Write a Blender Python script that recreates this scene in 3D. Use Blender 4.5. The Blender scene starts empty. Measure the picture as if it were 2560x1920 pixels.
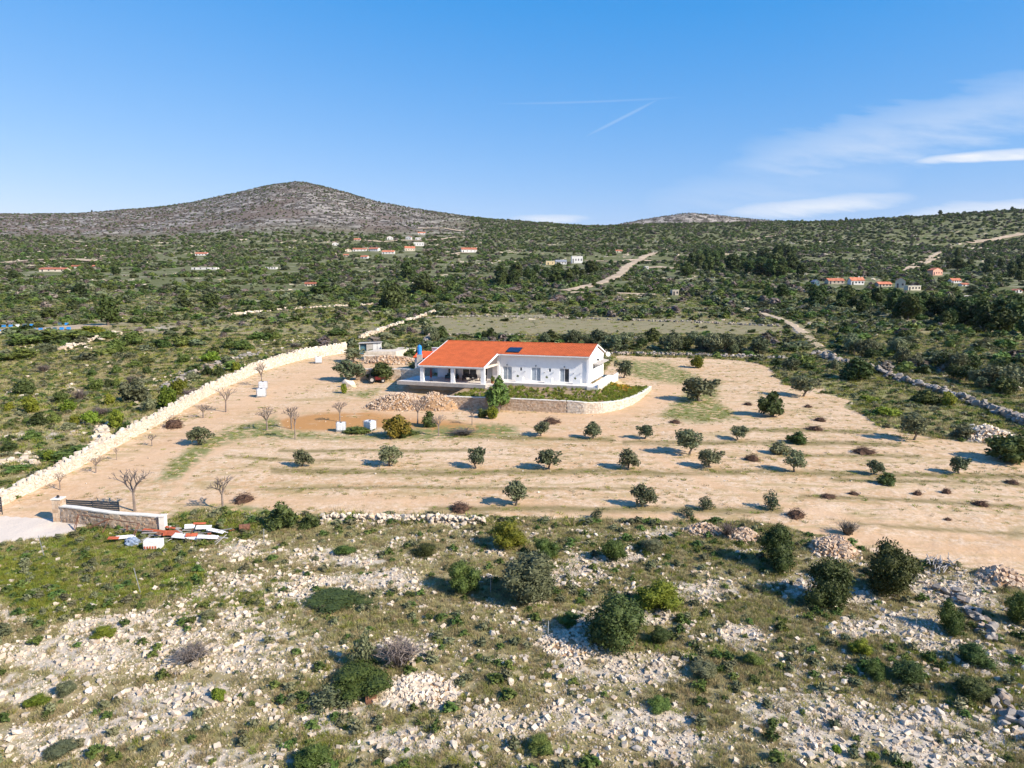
import bpy, bmesh, math, random
import numpy as np
from mathutils import Vector, Matrix

S = bpy.context.scene
COL = S.collection
R = math.radians
rng = np.random.default_rng(11)
random.seed(11)

# ------------------------------------------------------------------ camera
F, CX, CY, YH, CAMZ = 1762.0, 1280.0, 960.0, 720.0, 18.3     # photo pixels (2560 wide)
PH = math.atan((CY - YH) / F)
cam = bpy.data.cameras.new('camera')
cam.sensor_width = 36.0
cam.lens = 36.0 * F / 2560.0
cam.clip_start = 0.5
cam.clip_end = 30000
camo = bpy.data.objects.new('camera', cam)
COL.objects.link(camo)
camo.location = (0, 0, CAMZ)
camo.rotation_euler = (math.pi / 2 - PH, 0, 0)
S.camera = camo

# ------------------------------------------------------------------ light
SUN_AZ, SUN_EL = R(121), R(33)          # azimuth clockwise from +Y
sun = bpy.data.lights.new('sun', 'SUN')
sun.energy = 4.7
sun.angle = R(0.53)
sun.color = (1.0, 0.905, 0.775)
suno = bpy.data.objects.new('sun', sun)
COL.objects.link(suno)
sd = Vector((math.sin(SUN_AZ) * math.cos(SUN_EL), math.cos(SUN_AZ) * math.cos(SUN_EL), math.sin(SUN_EL)))
suno.rotation_euler = sd.to_track_quat('Z', 'Y').to_euler()
suno.location = (60, -40, 80)

S.view_settings.view_transform = 'Standard'
S.view_settings.look = 'None'
S.view_settings.exposure = 0.82
S.view_settings.gamma = 1.0
S.view_settings.use_curve_mapping = False
S.cycles.use_denoising = True
S.cycles.denoiser = 'OPENIMAGEDENOISE'
S.cycles.denoising_input_passes = 'RGB_ALBEDO_NORMAL'
S.cycles.denoising_prefilter = 'ACCURATE'
S.cycles.max_bounces = 5
S.cycles.diffuse_bounces = 3
S.cycles.transparent_max_bounces = 4
S.cycles.use_light_tree = False
S.cycles.use_adaptive_sampling = True
S.cycles.adaptive_threshold = 0.01
S.render.film_transparent = False

# ------------------------------------------------------------------ world
W = bpy.data.worlds.new('World')
S.world = W
W.use_nodes = True
nt = W.node_tree
nt.nodes.clear()


def mth(t, op, a, b=None, c=None, clamp=False):
    n = t.nodes.new('ShaderNodeMath')
    n.operation = op
    n.use_clamp = clamp
    for i, v in enumerate((a, b, c)):
        if v is None:
            continue
        if isinstance(v, (int, float)):
            n.inputs[i].default_value = v
        else:
            t.links.new(v, n.inputs[i])
    return n.outputs[0]


def build_sky(t):
    out = t.nodes.new('ShaderNodeOutputWorld')
    bg = t.nodes.new('ShaderNodeBackground')
    bg.inputs['Strength'].default_value = 0.115
    sky = t.nodes.new('ShaderNodeTexSky')
    sky.sky_type = 'NISHITA'
    sky.sun_disc = False
    sky.sun_elevation = SUN_EL
    sky.sun_rotation = SUN_AZ
    sky.altitude = 100
    sky.air_density = 1.15
    sky.dust_density = 0.15
    sky.ozone_density = 3.0
    # tone of the clear winter sky: deep blue above, pale blue near the horizon
    sc = t.nodes.new('ShaderNodeSeparateColor')
    t.links.new(sky.outputs[0], sc.inputs[0])
    cc = t.nodes.new('ShaderNodeCombineColor')
    rr_ = mth(t, 'MAXIMUM', mth(t, 'MULTIPLY', mth(t, 'POWER', mth(t, 'MAXIMUM', mth(t, 'SUBTRACT', sc.outputs[0], 1.1), 0.02), 0.9), 0.80), mth(t, 'MULTIPLY', sc.outputs[0], 0.2))
    t.links.new(rr_, cc.inputs[0])
    t.links.new(mth(t, 'MULTIPLY', mth(t, 'POWER', sc.outputs[1], 0.75), 0.869), cc.inputs[1])
    t.links.new(mth(t, 'MULTIPLY', mth(t, 'POWER', sc.outputs[2], 0.35), 2.53), cc.inputs[2])
    tc = t.nodes.new('ShaderNodeTexCoord')
    sp = t.nodes.new('ShaderNodeSeparateXYZ')
    t.links.new(tc.outputs['Generated'], sp.inputs[0])
    az = mth(t, 'ARCTAN2', sp.outputs[0], sp.outputs[1])
    el = mth(t, 'ARCSINE', sp.outputs[2])
    cmb = t.nodes.new('ShaderNodeCombineXYZ')
    t.links.new(mth(t, 'MULTIPLY', az, 5.0), cmb.inputs[0])
    t.links.new(mth(t, 'MULTIPLY_ADD', el, 26.0, mth(t, 'MULTIPLY', az, 5.0)), cmb.inputs[1])
    nz = t.nodes.new('ShaderNodeTexNoise')
    nz.inputs['Scale'].default_value = 2.2
    nz.inputs['Detail'].default_value = 5
    nz.inputs['Roughness'].default_value = 0.62
    t.links.new(cmb.outputs[0], nz.inputs['Vector'])
    noise = nz.outputs[0]

    def angles(px, py):
        u = math.atan((px - CX) / F)
        x, yy = (px - CX) / F, (CY - py) / F
        d = Vector((x, math.cos(PH) + yy * math.sin(PH), -math.sin(PH) + yy * math.cos(PH))).normalized()
        return math.atan2(d.x, d.y), math.asin(d.z)

    total = None
    # x0,y0,x1,y1, half thickness px, strength, noise weight, softness
    streaks = [(2270, 402, 2800, 368, 12, 1.0, 1.1, 1.3),
               (1780, 430, 3000, 150, 66, 0.5, 1.9, 0.8),
               (1790, 535, 2300, 492, 22, 0.95, 1.7, 0.9),
               (2230, 545, 2900, 500, 28, 0.95, 1.7, 0.9),
               (1270, 548, 1480, 546, 12, 0.8, 1.4, 0.9),
               (2120, 355, 2380, 335, 15, 0.35, 1.3, 1.0),
               (1600, 500, 2300, 430, 50, 0.22, 1.6, 0.8),
               (1225, 259, 1720, 242, 3.0, 0.10, 0.3, 1.0),
               (1460, 343, 1650, 246, 4.2, 0.15, 0.3, 1.0)]
    for (x0, y0, x1, y1, th, st, nw, soft) in streaks:
        a0, e0 = angles(x0, y0)
        a1, e1 = angles(x1, y1)
        ac, ec = (a0 + a1) / 2, (e0 + e1) / 2
        L = math.hypot(a1 - a0, e1 - e0) / 2
        c, s = (a1 - a0) / (2 * L), (e1 - e0) / (2 * L)
        da = mth(t, 'SUBTRACT', az, ac)
        de = mth(t, 'SUBTRACT', el, ec)
        p = mth(t, 'MULTIPLY_ADD', da, c / L, mth(t, 'MULTIPLY', de, s / L))
        w = th / F
        q = mth(t, 'MULTIPLY_ADD', de, c / w, mth(t, 'MULTIPLY', da, -s / w))
        q = mth(t, 'MULTIPLY_ADD', mth(t, 'SUBTRACT', noise, 0.5), nw * 0.9, q)
        r2 = mth(t, 'ADD', mth(t, 'POWER', mth(t, 'ABSOLUTE', p), 3.0), mth(t, 'MULTIPLY', q, q))
        m = mth(t, 'MULTIPLY', mth(t, 'SUBTRACT', 1.0, r2), soft, clamp=True)
        if nw > 0.6:
            m = mth(t, 'MULTIPLY', m, mth(t, 'MULTIPLY_ADD', noise, 1.6, -0.05, clamp=True))
        m = mth(t, 'MULTIPLY', m, st)
        total = m if total is None else mth(t, 'MAXIMUM', total, m)
    mix = t.nodes.new('ShaderNodeMix')
    mix.data_type = 'RGBA'
    t.links.new(total, mix.inputs[0])
    t.links.new(cc.outputs[0], mix.inputs[6])
    mix.inputs[7].default_value = (4.6, 4.75, 5.0, 1)
    t.links.new(mix.outputs[2], bg.inputs['Color'])
    t.links.new(bg.outputs[0], out.inputs[0])


build_sky(nt)

# ------------------------------------------------------------------ noise
def _h(ix, iy, seed):
    h = (ix.astype(np.int64) * 374761393 + iy.astype(np.int64) * 668265263 + seed * 974634777) & 0xFFFFFFFF
    h = ((h ^ (h >> 13)) * 1274126177) & 0xFFFFFFFF
    h = h ^ (h >> 16)
    return (h & 0xFFFFFF) / float(0xFFFFFF)


def vnoise(x, y, seed=0):
    x = np.asarray(x, float); y = np.asarray(y, float)
    ix, iy = np.floor(x), np.floor(y)
    fx, fy = x - ix, y - iy
    fx = fx * fx * (3 - 2 * fx); fy = fy * fy * (3 - 2 * fy)
    a, b = _h(ix, iy, seed), _h(ix + 1, iy, seed)
    c, d = _h(ix, iy + 1, seed), _h(ix + 1, iy + 1, seed)
    return a + (b - a) * fx + (c - a) * fy + (a - b - c + d) * fx * fy


def fbm(x, y, seed=0, o=4):
    s = 0.0; a = 0.5; n = 0.0
    for i in range(o):
        s = s + a * vnoise(x * 2 ** i, y * 2 ** i, seed + i * 17)
        n += a; a *= 0.5
    return s / n - 0.5


def sstep(x, a, b):
    t = np.clip((x - a) / (b - a), 0, 1)
    return t * t * (3 - 2 * t)

# ------------------------------------------------------------------ terrain
TH = R(18.93)
HO = np.array([12.31, 112.44, 3.0])
EX = np.array([math.cos(TH), -math.sin(TH)])
EY = np.array([math.sin(TH), math.cos(TH)])


def house_ab(X, Y):
    dx, dy = X - HO[0], Y - HO[1]
    return dx * EX[0] + dy * EX[1], dx * EY[0] + dy * EY[1]


def house_w(a, b, c=0.0):
    return (HO[0] + a * EX[0] + b * EY[0], HO[1] + a * EX[1] + b * EY[1], HO[2] + c)


_py = np.array([-4000, -400, 0, 25, 40, 60, 80, 100, 112, 125, 155, 175, 235, 300, 390, 540, 760, 1080, 1450, 1800, 2600, 9000], float)
_pz = np.array([-160, -22, -6, -4.0, -2.9, -1.6, -0.6, 0.2, 0.8, 1.6, 3.8, 5.4, 7.6, 9.8, 13.9, 24.4, 44, 79.6, 125, 171, 230, 230], float)
SKX = np.array([-600, 0, 220, 400, 500, 620, 690, 755, 800, 860, 950, 1050, 1150, 1250, 1340, 1450, 1500, 1600, 1700, 1800, 1900, 2000, 2100, 2200, 2300, 2400, 2500, 2560, 3200], float)
SKY_ = np.array([530, 535, 533, 520, 507, 479, 462, 455, 460, 477, 505, 522, 538, 550, 557, 564, 567, 563, 560, 558, 556, 554, 552, 546, 540, 532, 528, 525, 500], float)
SKD = np.interp(SKX, [-600, 0, 755, 1250, 1500, 1900, 2200, 2560, 3200], [2000, 2200, 2500, 2100, 1850, 1800, 1600, 1450, 1300])
H2X = np.array([1400, 1480, 1545, 1600, 1680, 1720, 1780, 1850, 1920, 2000, 2100], float)
H2Y = np.array([620, 578, 561, 550, 537, 533, 538, 546, 553, 562, 590], float)


def z_at(py, Y):
    t = (CY - py) / F
    return CAMZ + Y * np.tan(np.arctan(t) - PH)


def gz(X, Y):
    X = np.asarray(X, float); Y = np.asarray(Y, float)
    z = np.interp(Y, _py, _pz)
    z = (z + np.interp(Y * 0.97 - 1, _py, _pz) + np.interp(Y * 1.03 + 1, _py, _pz)) / 3
    Yc = np.maximum(Y, 1.0)
    px = CX + F * X / Yc
    far = Y > 1000
    D = np.interp(px, SKX, SKD)
    Sk = np.interp(px, SKX, SKY_)
    Sk = (Sk + np.interp(px - 12, SKX, SKY_) + np.interp(px + 12, SKX, SKY_)) / 3
    s = np.clip((Yc - 1080) / (D - 1080), 0, 1.6)
    py = 620 + (Sk - 620) * np.sin(np.clip(s, 0, 1) * math.pi / 2) + np.where(s > 1, (s - 1) * 260, 0)
    zf = z_at(py, Yc)
    s2 = np.interp(px, H2X, H2Y)
    z2 = z_at(s2, 2900.0) * np.exp(-((Yc - 2900) / 420.0) ** 2)
    z2 = np.where((px > 1400) & (px < 2100), z2, -50)
    zf = np.maximum(zf, z2)
    zf = np.where(Y > 6000, np.minimum(zf, 60), zf)
    w = sstep(Y, 1000, 1150)
    z = z * (1 - w) + zf * w
    a, b = house_ab(X, Y)
    # open ground: gentle unevenness, more of it further off
    amp = np.where(Y < 300, 0.55, np.minimum(0.0045 * np.abs(Y), 7.0))
    sc = np.where(Y < 300, 14.0, 90.0)
    yard = np.exp(-(np.maximum(0, np.abs(X) - 45) / 20.0) ** 2) * sstep(Y, 55, 66) * (1 - sstep(Y, 140, 165))
    n = np.where(Y < 300, fbm(X / 14.0, Y / 14.0, 3), fbm(X / 90.0, Y / 90.0, 5))
    z = z + amp * n * (1 - 0.8 * yard)
    near = (Y < 320)
    z = z + np.where(near, 0.22 * fbm(X / 2.3, Y / 2.3, 7, 3) * (1 - 0.75 * yard), 0)
    # platform on which the villa stands
    da = np.maximum(np.maximum(-31.5 - a, a - 1.5), 0)
    db = np.maximum(np.maximum(-2.6 - b, b - 15), 0)
    dist = np.hypot(da, db)
    plat = 2.25 - 0.42 * dist
    z = np.where(dist < 7, np.maximum(z, plat), z)
    z = np.where(dist <= 0.0, np.minimum(z, 2.3), z)
    return z


_gx = np.arange(-130, 130.01, .5); _gy = np.arange(14, 330.01, .5)
_GX, _GY = np.meshgrid(_gx, _gy)
_GZ = gz(_GX, _GY).tolist()
_ngx, _ngy = len(_gx), len(_gy)


def gz1(x, y):
    """height at one point (bilinear table near by, the function itself far off)"""
    u, v = (x + 130) * 2, (y - 14) * 2
    if 0 <= u < _ngx - 1 and 0 <= v < _ngy - 1:
        i, j = int(u), int(v)
        fu, fv = u - i, v - j
        a, b = _GZ[j], _GZ[j + 1]
        return (a[i] * (1 - fu) + a[i + 1] * fu) * (1 - fv) + (b[i] * (1 - fu) + b[i + 1] * fu) * fv
    return float(gz(np.array([float(x)]), np.array([float(y)]))[0])


def ray(px, py):
    x, yy = (px - CX) / F, (CY - py) / F
    return np.array([x, math.cos(PH) + yy * math.sin(PH), -math.sin(PH) + yy * math.cos(PH)])


_ts = np.concatenate([np.linspace(14, 200, 900), np.geomspace(200.5, 6000, 1200)])


def G(px, py):
    """the point of the ground seen at a photo pixel"""
    d = ray(px, py)
    z = gz(d[0] * _ts, d[1] * _ts)
    below = CAMZ + d[2] * _ts < z
    i = int(np.argmax(below)) if below.any() else len(_ts) - 1
    lo, hi = _ts[max(i - 1, 0)], _ts[i]
    for _ in range(18):
        m = (lo + hi) / 2
        if CAMZ + d[2] * m < gz1(d[0] * m, d[1] * m):
            hi = m
        else:
            lo = m
    m = hi
    return np.array([d[0] * m, d[1] * m, gz1(d[0] * m, d[1] * m)])


def proj(X, Y, Z):
    dz = Z - CAMZ
    d = np.maximum(Y * math.cos(PH) - dz * math.sin(PH), 0.5)
    u = Y * math.sin(PH) + dz * math.cos(PH)
    return CX + F * X / d, CY - F * u / d


def at_depth(px, py, Y):
    d = ray(px, py)
    t = Y / d[1]
    return np.array([d[0] * t, Y, CAMZ + d[2] * t])


def poly_mask(px, py, poly, soft):
    """1 inside, 0 outside, soft edge"""
    P = np.array(poly, float)
    n = len(P)
    inside = np.zeros(px.shape, bool)
    dist = np.full(px.shape, 1e9)
    for i in range(n):
        x0, y0 = P[i]; x1, y1 = P[(i + 1) % n]
        cond = ((y0 > py) != (y1 > py))
        with np.errstate(divide='ignore', invalid='ignore'):
            xi = (x1 - x0) * (py - y0) / (y1 - y0 if y1 != y0 else 1e-9) + x0
        inside ^= cond & (px < xi)
        ex, ey = x1 - x0, y1 - y0
        t = np.clip(((px - x0) * ex + (py - y0) * ey) / (ex * ex + ey * ey + 1e-9), 0, 1)
        dist = np.minimum(dist, np.hypot(px - x0 - t * ex, (py - y0 - t * ey) * 2.0))
    sd_ = np.where(inside, dist, -dist)
    return np.clip(0.5 + 0.5 * sd_ / soft, 0, 1)


SAND = [(-260, 1360), (0, 1262), (130, 1200), (240, 1140), (390, 1060), (520, 985), (640, 925), (760, 893), (868, 878), (960, 895),
        (1010, 900), (1060, 955), (1200, 985), (1480, 970), (1540, 890), (1700, 893), (1850, 900), (1920, 915), (1950, 960),
        (2050, 972), (2130, 1012), (2190, 1062), (2300, 1085), (2450, 1110), (2560, 1130), (2900, 1150), (2900, 1500), (2560, 1440),
        (2300, 1402), (2180, 1388), (2080, 1345), (1950, 1310), (1800, 1298), (1500, 1298), (1200, 1290), (800, 1285), (640, 1283), (520, 1272),
        (470, 1280), (400, 1302), (160, 1300), (0, 1305)]
GREENS = [[(640, 1062), (720, 1078), (860, 1088), (1000, 1075), (1200, 1060), (1290, 1066), (1300, 1088), (1100, 1098), (700, 1096), (600, 1092)],
          [(690, 1040), (700, 1066), (640, 1092), (545, 1112), (450, 1195), (390, 1205), (430, 1150), (540, 1080)],
          [(1650, 1040), (1740, 958), (1800, 950), (1790, 1000), (1850, 1046), (1740, 1058)],
          [(1525, 897), (1660, 905), (1745, 940), (1700, 962), (1620, 948), (1560, 930)],
          [(420, 1282), (620, 1262), (700, 1285), (560, 1300)],
          [(840, 985), (950, 975), (920, 995)]]
RUST = [(690, 1048), (800, 1032), (930, 1028), (1100, 1045), (1270, 1072), (1240, 1088), (1100, 1082), (980, 1068), (850, 1078), (720, 1080)]
FIELD = [(1060, 797), (1300, 790), (1700, 800), (1960, 818), (1900, 846), (1500, 844), (1080, 838)]
LUSH = [(-100, 1400), (0, 1370), (150, 1340), (230, 1318), (400, 1310), (520, 1290), (640, 1290), (690, 1300), (620, 1350), (470, 1375), (520, 1430), (480, 1490),
        (380, 1500), (250, 1535), (100, 1560), (0, 1480), (-100, 1500)]
PAVE = [(-260, 1345), (0, 1290), (165, 1299), (225, 1312), (150, 1342), (60, 1350), (0, 1358), (-260, 1400)]
ROCKS = [(100, 1535, 100, 22), (190, 1640, 200, 50), (60, 1720, 170, 40), (520, 1465, 130, 40), (760, 1470, 170, 40), (960, 1455, 130, 28),
         (540, 1560, 160, 55), (300, 1570, 160, 30), (690, 1610, 150, 40), (560, 1640, 200, 50), (460, 1740, 140, 40), (350, 1800, 200, 40), (150, 1850, 200, 50),
         (1010, 1630, 80, 30), (1040, 1740, 130, 45), (1010, 1860, 160, 45), (1230, 1800, 130, 40), (560, 1900, 160, 40), (800, 1800, 140, 40),
         (1440, 1605, 120, 45), (1480, 1540, 60, 30), (1640, 1540, 60, 25), (1560, 1670, 180, 40), (1340, 1480, 40, 40), (1420, 1430, 110, 35), (1540, 1395, 90, 20),
         (1860, 1590, 80, 35), (1750, 1480, 110, 28), (2010, 1470, 110, 30), (2120, 1500, 60, 25), (1990, 1780, 150, 60), (2120, 1840, 220, 70), (2330, 1850, 200, 70),
         (2480, 1830, 150, 50), (2260, 1560, 100, 40), (2380, 1480, 110, 45), (2470, 1640, 100, 40), (2330, 1620, 60, 25), (2130, 1570, 60, 30), (1380, 1800, 140, 40), (1600, 1800, 150, 40),
         (1690, 1860, 120, 40), (1000, 1300, 210, 16), (830, 1400, 120, 25), (620, 1370, 90, 24), (1650, 1330, 60, 15), (700, 1890, 60, 30)]
ROCKS_L = [(60, 1150, 60, 30), (90, 1090, 90, 12), (200, 1080, 70, 14), (50, 990, 60, 14), (160, 970, 50, 12), (420, 960, 60, 18), (500, 890, 50, 15), (300, 840, 70, 12),
           (640, 870, 60, 15), (250, 1060, 60, 15), (560, 920, 70, 14), (120, 870, 130, 14), (400, 820, 60, 10), (360, 1010, 60, 8), (720, 850, 80, 8)]
WHEEL = [([(60, 1300), (200, 1225), (330, 1165), (450, 1100), (560, 1040), (660, 990), (760, 945), (850, 922), (900, 915)], 34), ([(640, 1050), (760, 1020), (900, 1012), (1000, 1035), (1120, 1040)], 16),
         ([(1180, 1050), (1330, 1052), (1480, 1050), (1570, 1035), (1640, 1000), (1680, 965), (1660, 930), (1600, 905)], 22), ([(1500, 1062), (1560, 1100), (1629, 1133), (1701, 1176), (1797, 1214), (1931, 1257), (2150, 1300), (2560, 1360)], 9),
         ([(470, 1255), (700, 1252), (1000, 1250), (1300, 1262), (1500, 1288), (1750, 1292)], 12), ([(430, 1240), (500, 1150), (600, 1098)], 12), ([(2000, 1330), (2200, 1350), (2560, 1390)], 16), ([(1330, 1090), (1600, 1075), (1800, 1072)], 7)]
ROWS = [([(1560, 1106), (1700, 1108), (1850, 1106), (2050, 1108), (2250, 1112)], 5), ([(1830, 1074), (2000, 1076), (2190, 1080)], 4), ([(680, 1176), (900, 1180), (1100, 1182), (1400, 1180), (1700, 1182), (1900, 1180), (2150, 1186), (2560, 1192)], 6),
        ([(1150, 1092), (1330, 1096), (1530, 1100)], 4), ([(700, 1128), (950, 1126), (1200, 1128)], 3), ([(1080, 1275), (1300, 1270), (1500, 1276), (1700, 1274), (1950, 1278)], 7), ([(640, 1222), (1000, 1218), (1300, 1222), (1600, 1222)], 3),
        ([(2080, 1200), (2300, 1204), (2560, 1212)], 4), ([(1950, 1140), (2100, 1138), (2300, 1142)], 3), ([(2000, 1240), (2300, 1252), (2560, 1268)], 4), ([(2150, 1310), (2350, 1325), (2560, 1335)], 4), ([(560, 1140), (700, 1150), (860, 1150)], 3)]


def line_mask(px, py, L):
    m = np.zeros(px.shape)
    for pts, w in L:
        d = np.full(px.shape, 1e9)
        for (x0, y0), (x1, y1) in zip(pts[:-1], pts[1:]):
            ex, ey = x1 - x0, y1 - y0
            t = np.clip(((px - x0) * ex + (py - y0) * ey) / (ex * ex + ey * ey), 0, 1)
            d = np.minimum(d, np.hypot((px - x0 - t * ex), (py - y0 - t * ey)))
        m = np.maximum(m, np.clip(1.3 - d / w, 0, 1))
    return m


RIGHTGRASS = [(1930, 905), (2050, 905), (2180, 935), (2330, 985), (2470, 1040), (2400, 1095), (2250, 1075), (2120, 1010), (2050, 972), (1950, 960)]


def ell(px, py, L):
    m = np.zeros(px.shape)
    for (x, y, rx, ry) in L:
        q = ((px - x) / rx) ** 2 + ((py - y) / ry) ** 2
        m = np.maximum(m, np.clip(1.25 - 0.75 * q, 0, 1))
    return m


def zones(X, Y, Z):
    px, py = proj(X, Y, Z)
    ok = (Y > 16)
    # wobble the outlines so that no border is ruled
    wx = fbm(X / 3.0, Y / 3.0, 31, 3) * 22
    wy = fbm(X / 3.0 + 50, Y / 3.0, 33, 3) * 12
    qx, qy = px + wx * np.clip(60 / np.maximum(Y, 20), 0.2, 1), py + wy * np.clip(60 / np.maximum(Y, 20), 0.15, 1)
    z = {}
    bx = fbm(X / 7.0, Y / 5.0, 37, 3) * 70 * np.clip((px - 1850) / 200, 0.15, 1)
    by = fbm(X / 9.0 + 20, Y / 4.0, 38, 3) * 26 * np.clip((px - 1850) / 300, 0.2, 1)
    z['sand'] = np.where(ok & (Y < 200), poly_mask(qx + bx, qy + by, SAND, 12), 0)
    g = np.zeros(X.shape)
    for P in GREENS:
        g = np.maximum(g, poly_mask(qx, qy, P, 12))
    z['weed'] = np.where(ok & (Y < 200), g, 0)
    z['rust'] = np.where(ok & (Y < 200), poly_mask(qx, qy, RUST, 10), 0)
    z['field'] = np.where(ok & (Y > 140) & (Y < 320), poly_mask(qx, qy, FIELD, 26), 0)
    z['lush'] = np.where(ok & (Y < 90), poly_mask(qx, qy, LUSH, 30), 0)
    z['pave'] = np.where(ok & (Y < 90), poly_mask(px, py, PAVE, 3), 0)
    rk = ell(qx, qy, ROCKS) * 0.95
    rk = np.maximum(rk, ell(qx, qy, ROCKS_L) * 0.8)
    z['rock'] = np.where(ok & (Y < 260), rk, 0)
    z['rgrass'] = np.where(ok & (Y < 220), poly_mask(qx, qy, RIGHTGRASS, 20), 0)
    z['wheel'] = np.where(ok & (Y < 200), line_mask(qx, qy, WHEEL), 0)
    z['row'] = np.where(ok & (Y < 200), line_mask(px + wx * .3, py + wy * .45, [(p_, w_ * 1.35) for p_, w_ in ROWS]), 0)
    mt = sstep(Y, 1150, 1500) * (1 - sstep(px, 1000, 1350))
    mt = np.maximum(mt, sstep(Y, 2200, 2500))
    z['mount'] = mt
    return z, px, py


# ------------------------------------------------------------------ materials
MATS = {}


def newmat(name):
    m = bpy.data.materials.new(name)
    m.use_nodes = True
    t = m.node_tree
    b = t.nodes['Principled BSDF']
    b.inputs['Specular IOR Level'].default_value = 0.25
    MATS[name] = m
    return m, t, b


def N(t, ty, **kw):
    n = t.nodes.new(ty)
    for k, v in kw.items():
        if k in n.inputs:
            n.inputs[k].default_value = v
        else:
            setattr(n, k, v)
    return n


def mixc(t, fac, a, b, mode='MIX'):
    n = t.nodes.new('ShaderNodeMix')
    n.data_type = 'RGBA'
    n.blend_type = mode
    n.clamp_factor = True
    for i, v in ((0, fac), (6, a), (7, b)):
        if isinstance(v, (int, float)):
            n.inputs[i].default_value = v
        elif isinstance(v, tuple):
            n.inputs[i].default_value = (v[0], v[1], v[2], 1)
        else:
            t.links.new(v, n.inputs[i])
    return n.outputs[2]


def ramp(t, v, a, b, lo=0.0, hi=1.0):
    n = t.nodes.new('ShaderNodeMapRange')
    n.interpolation_type = 'SMOOTHSTEP'
    n.inputs[1].default_value = a
    n.inputs[2].default_value = b
    n.inputs[3].default_value = lo
    n.inputs[4].default_value = hi
    t.links.new(v, n.inputs[0])
    return n.outputs[0]


def noise(t, vec, scale, detail=4, rough=0.55, dist=0.0):
    n = t.nodes.new('ShaderNodeTexNoise')
    n.inputs['Scale'].default_value = scale
    n.inputs['Detail'].default_value = detail
    n.inputs['Roughness'].default_value = rough
    n.inputs['Distortion'].default_value = dist
    t.links.new(vec, n.inputs['Vector'])
    return n.outputs[0]


def simple(name, col, rough=0.7, var=0.12, scale=3.0, metal=0.0, spec=0.25, bump=0.0, bscale=30, randv=0.0):
    m, t, b = newmat(name)
    tc = N(t, 'ShaderNodeTexCoord')
    v = tc.outputs['Object']
    n1 = noise(t, v, scale, 5, 0.6)
    lo = tuple(c * (1 - var) for c in col)
    hi = tuple(min(1, c * (1 + var)) for c in col)
    c = mixc(t, ramp(t, n1, 0.3, 0.7), lo, hi)
    if randv:
        oi = N(t, 'ShaderNodeObjectInfo')
        c = mixc(t, 1.0, c, mixc(t, oi.outputs['Random'], (1 - randv,) * 3, (1 + randv,) * 3), 'MULTIPLY')
    t.links.new(c, b.inputs['Base Color'])
    b.inputs['Roughness'].default_value = rough
    b.inputs['Metallic'].default_value = metal
    b.inputs['Specular IOR Level'].default_value = spec
    if bump:
        bp = N(t, 'ShaderNodeBump')
        bp.inputs['Strength'].default_value = bump
        bp.inputs['Distance'].default_value = 0.03
        t.links.new(noise(t, v, bscale, 4), bp.inputs['Height'])
        t.links.new(bp.outputs[0], b.inputs['Normal'])
    return m


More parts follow.
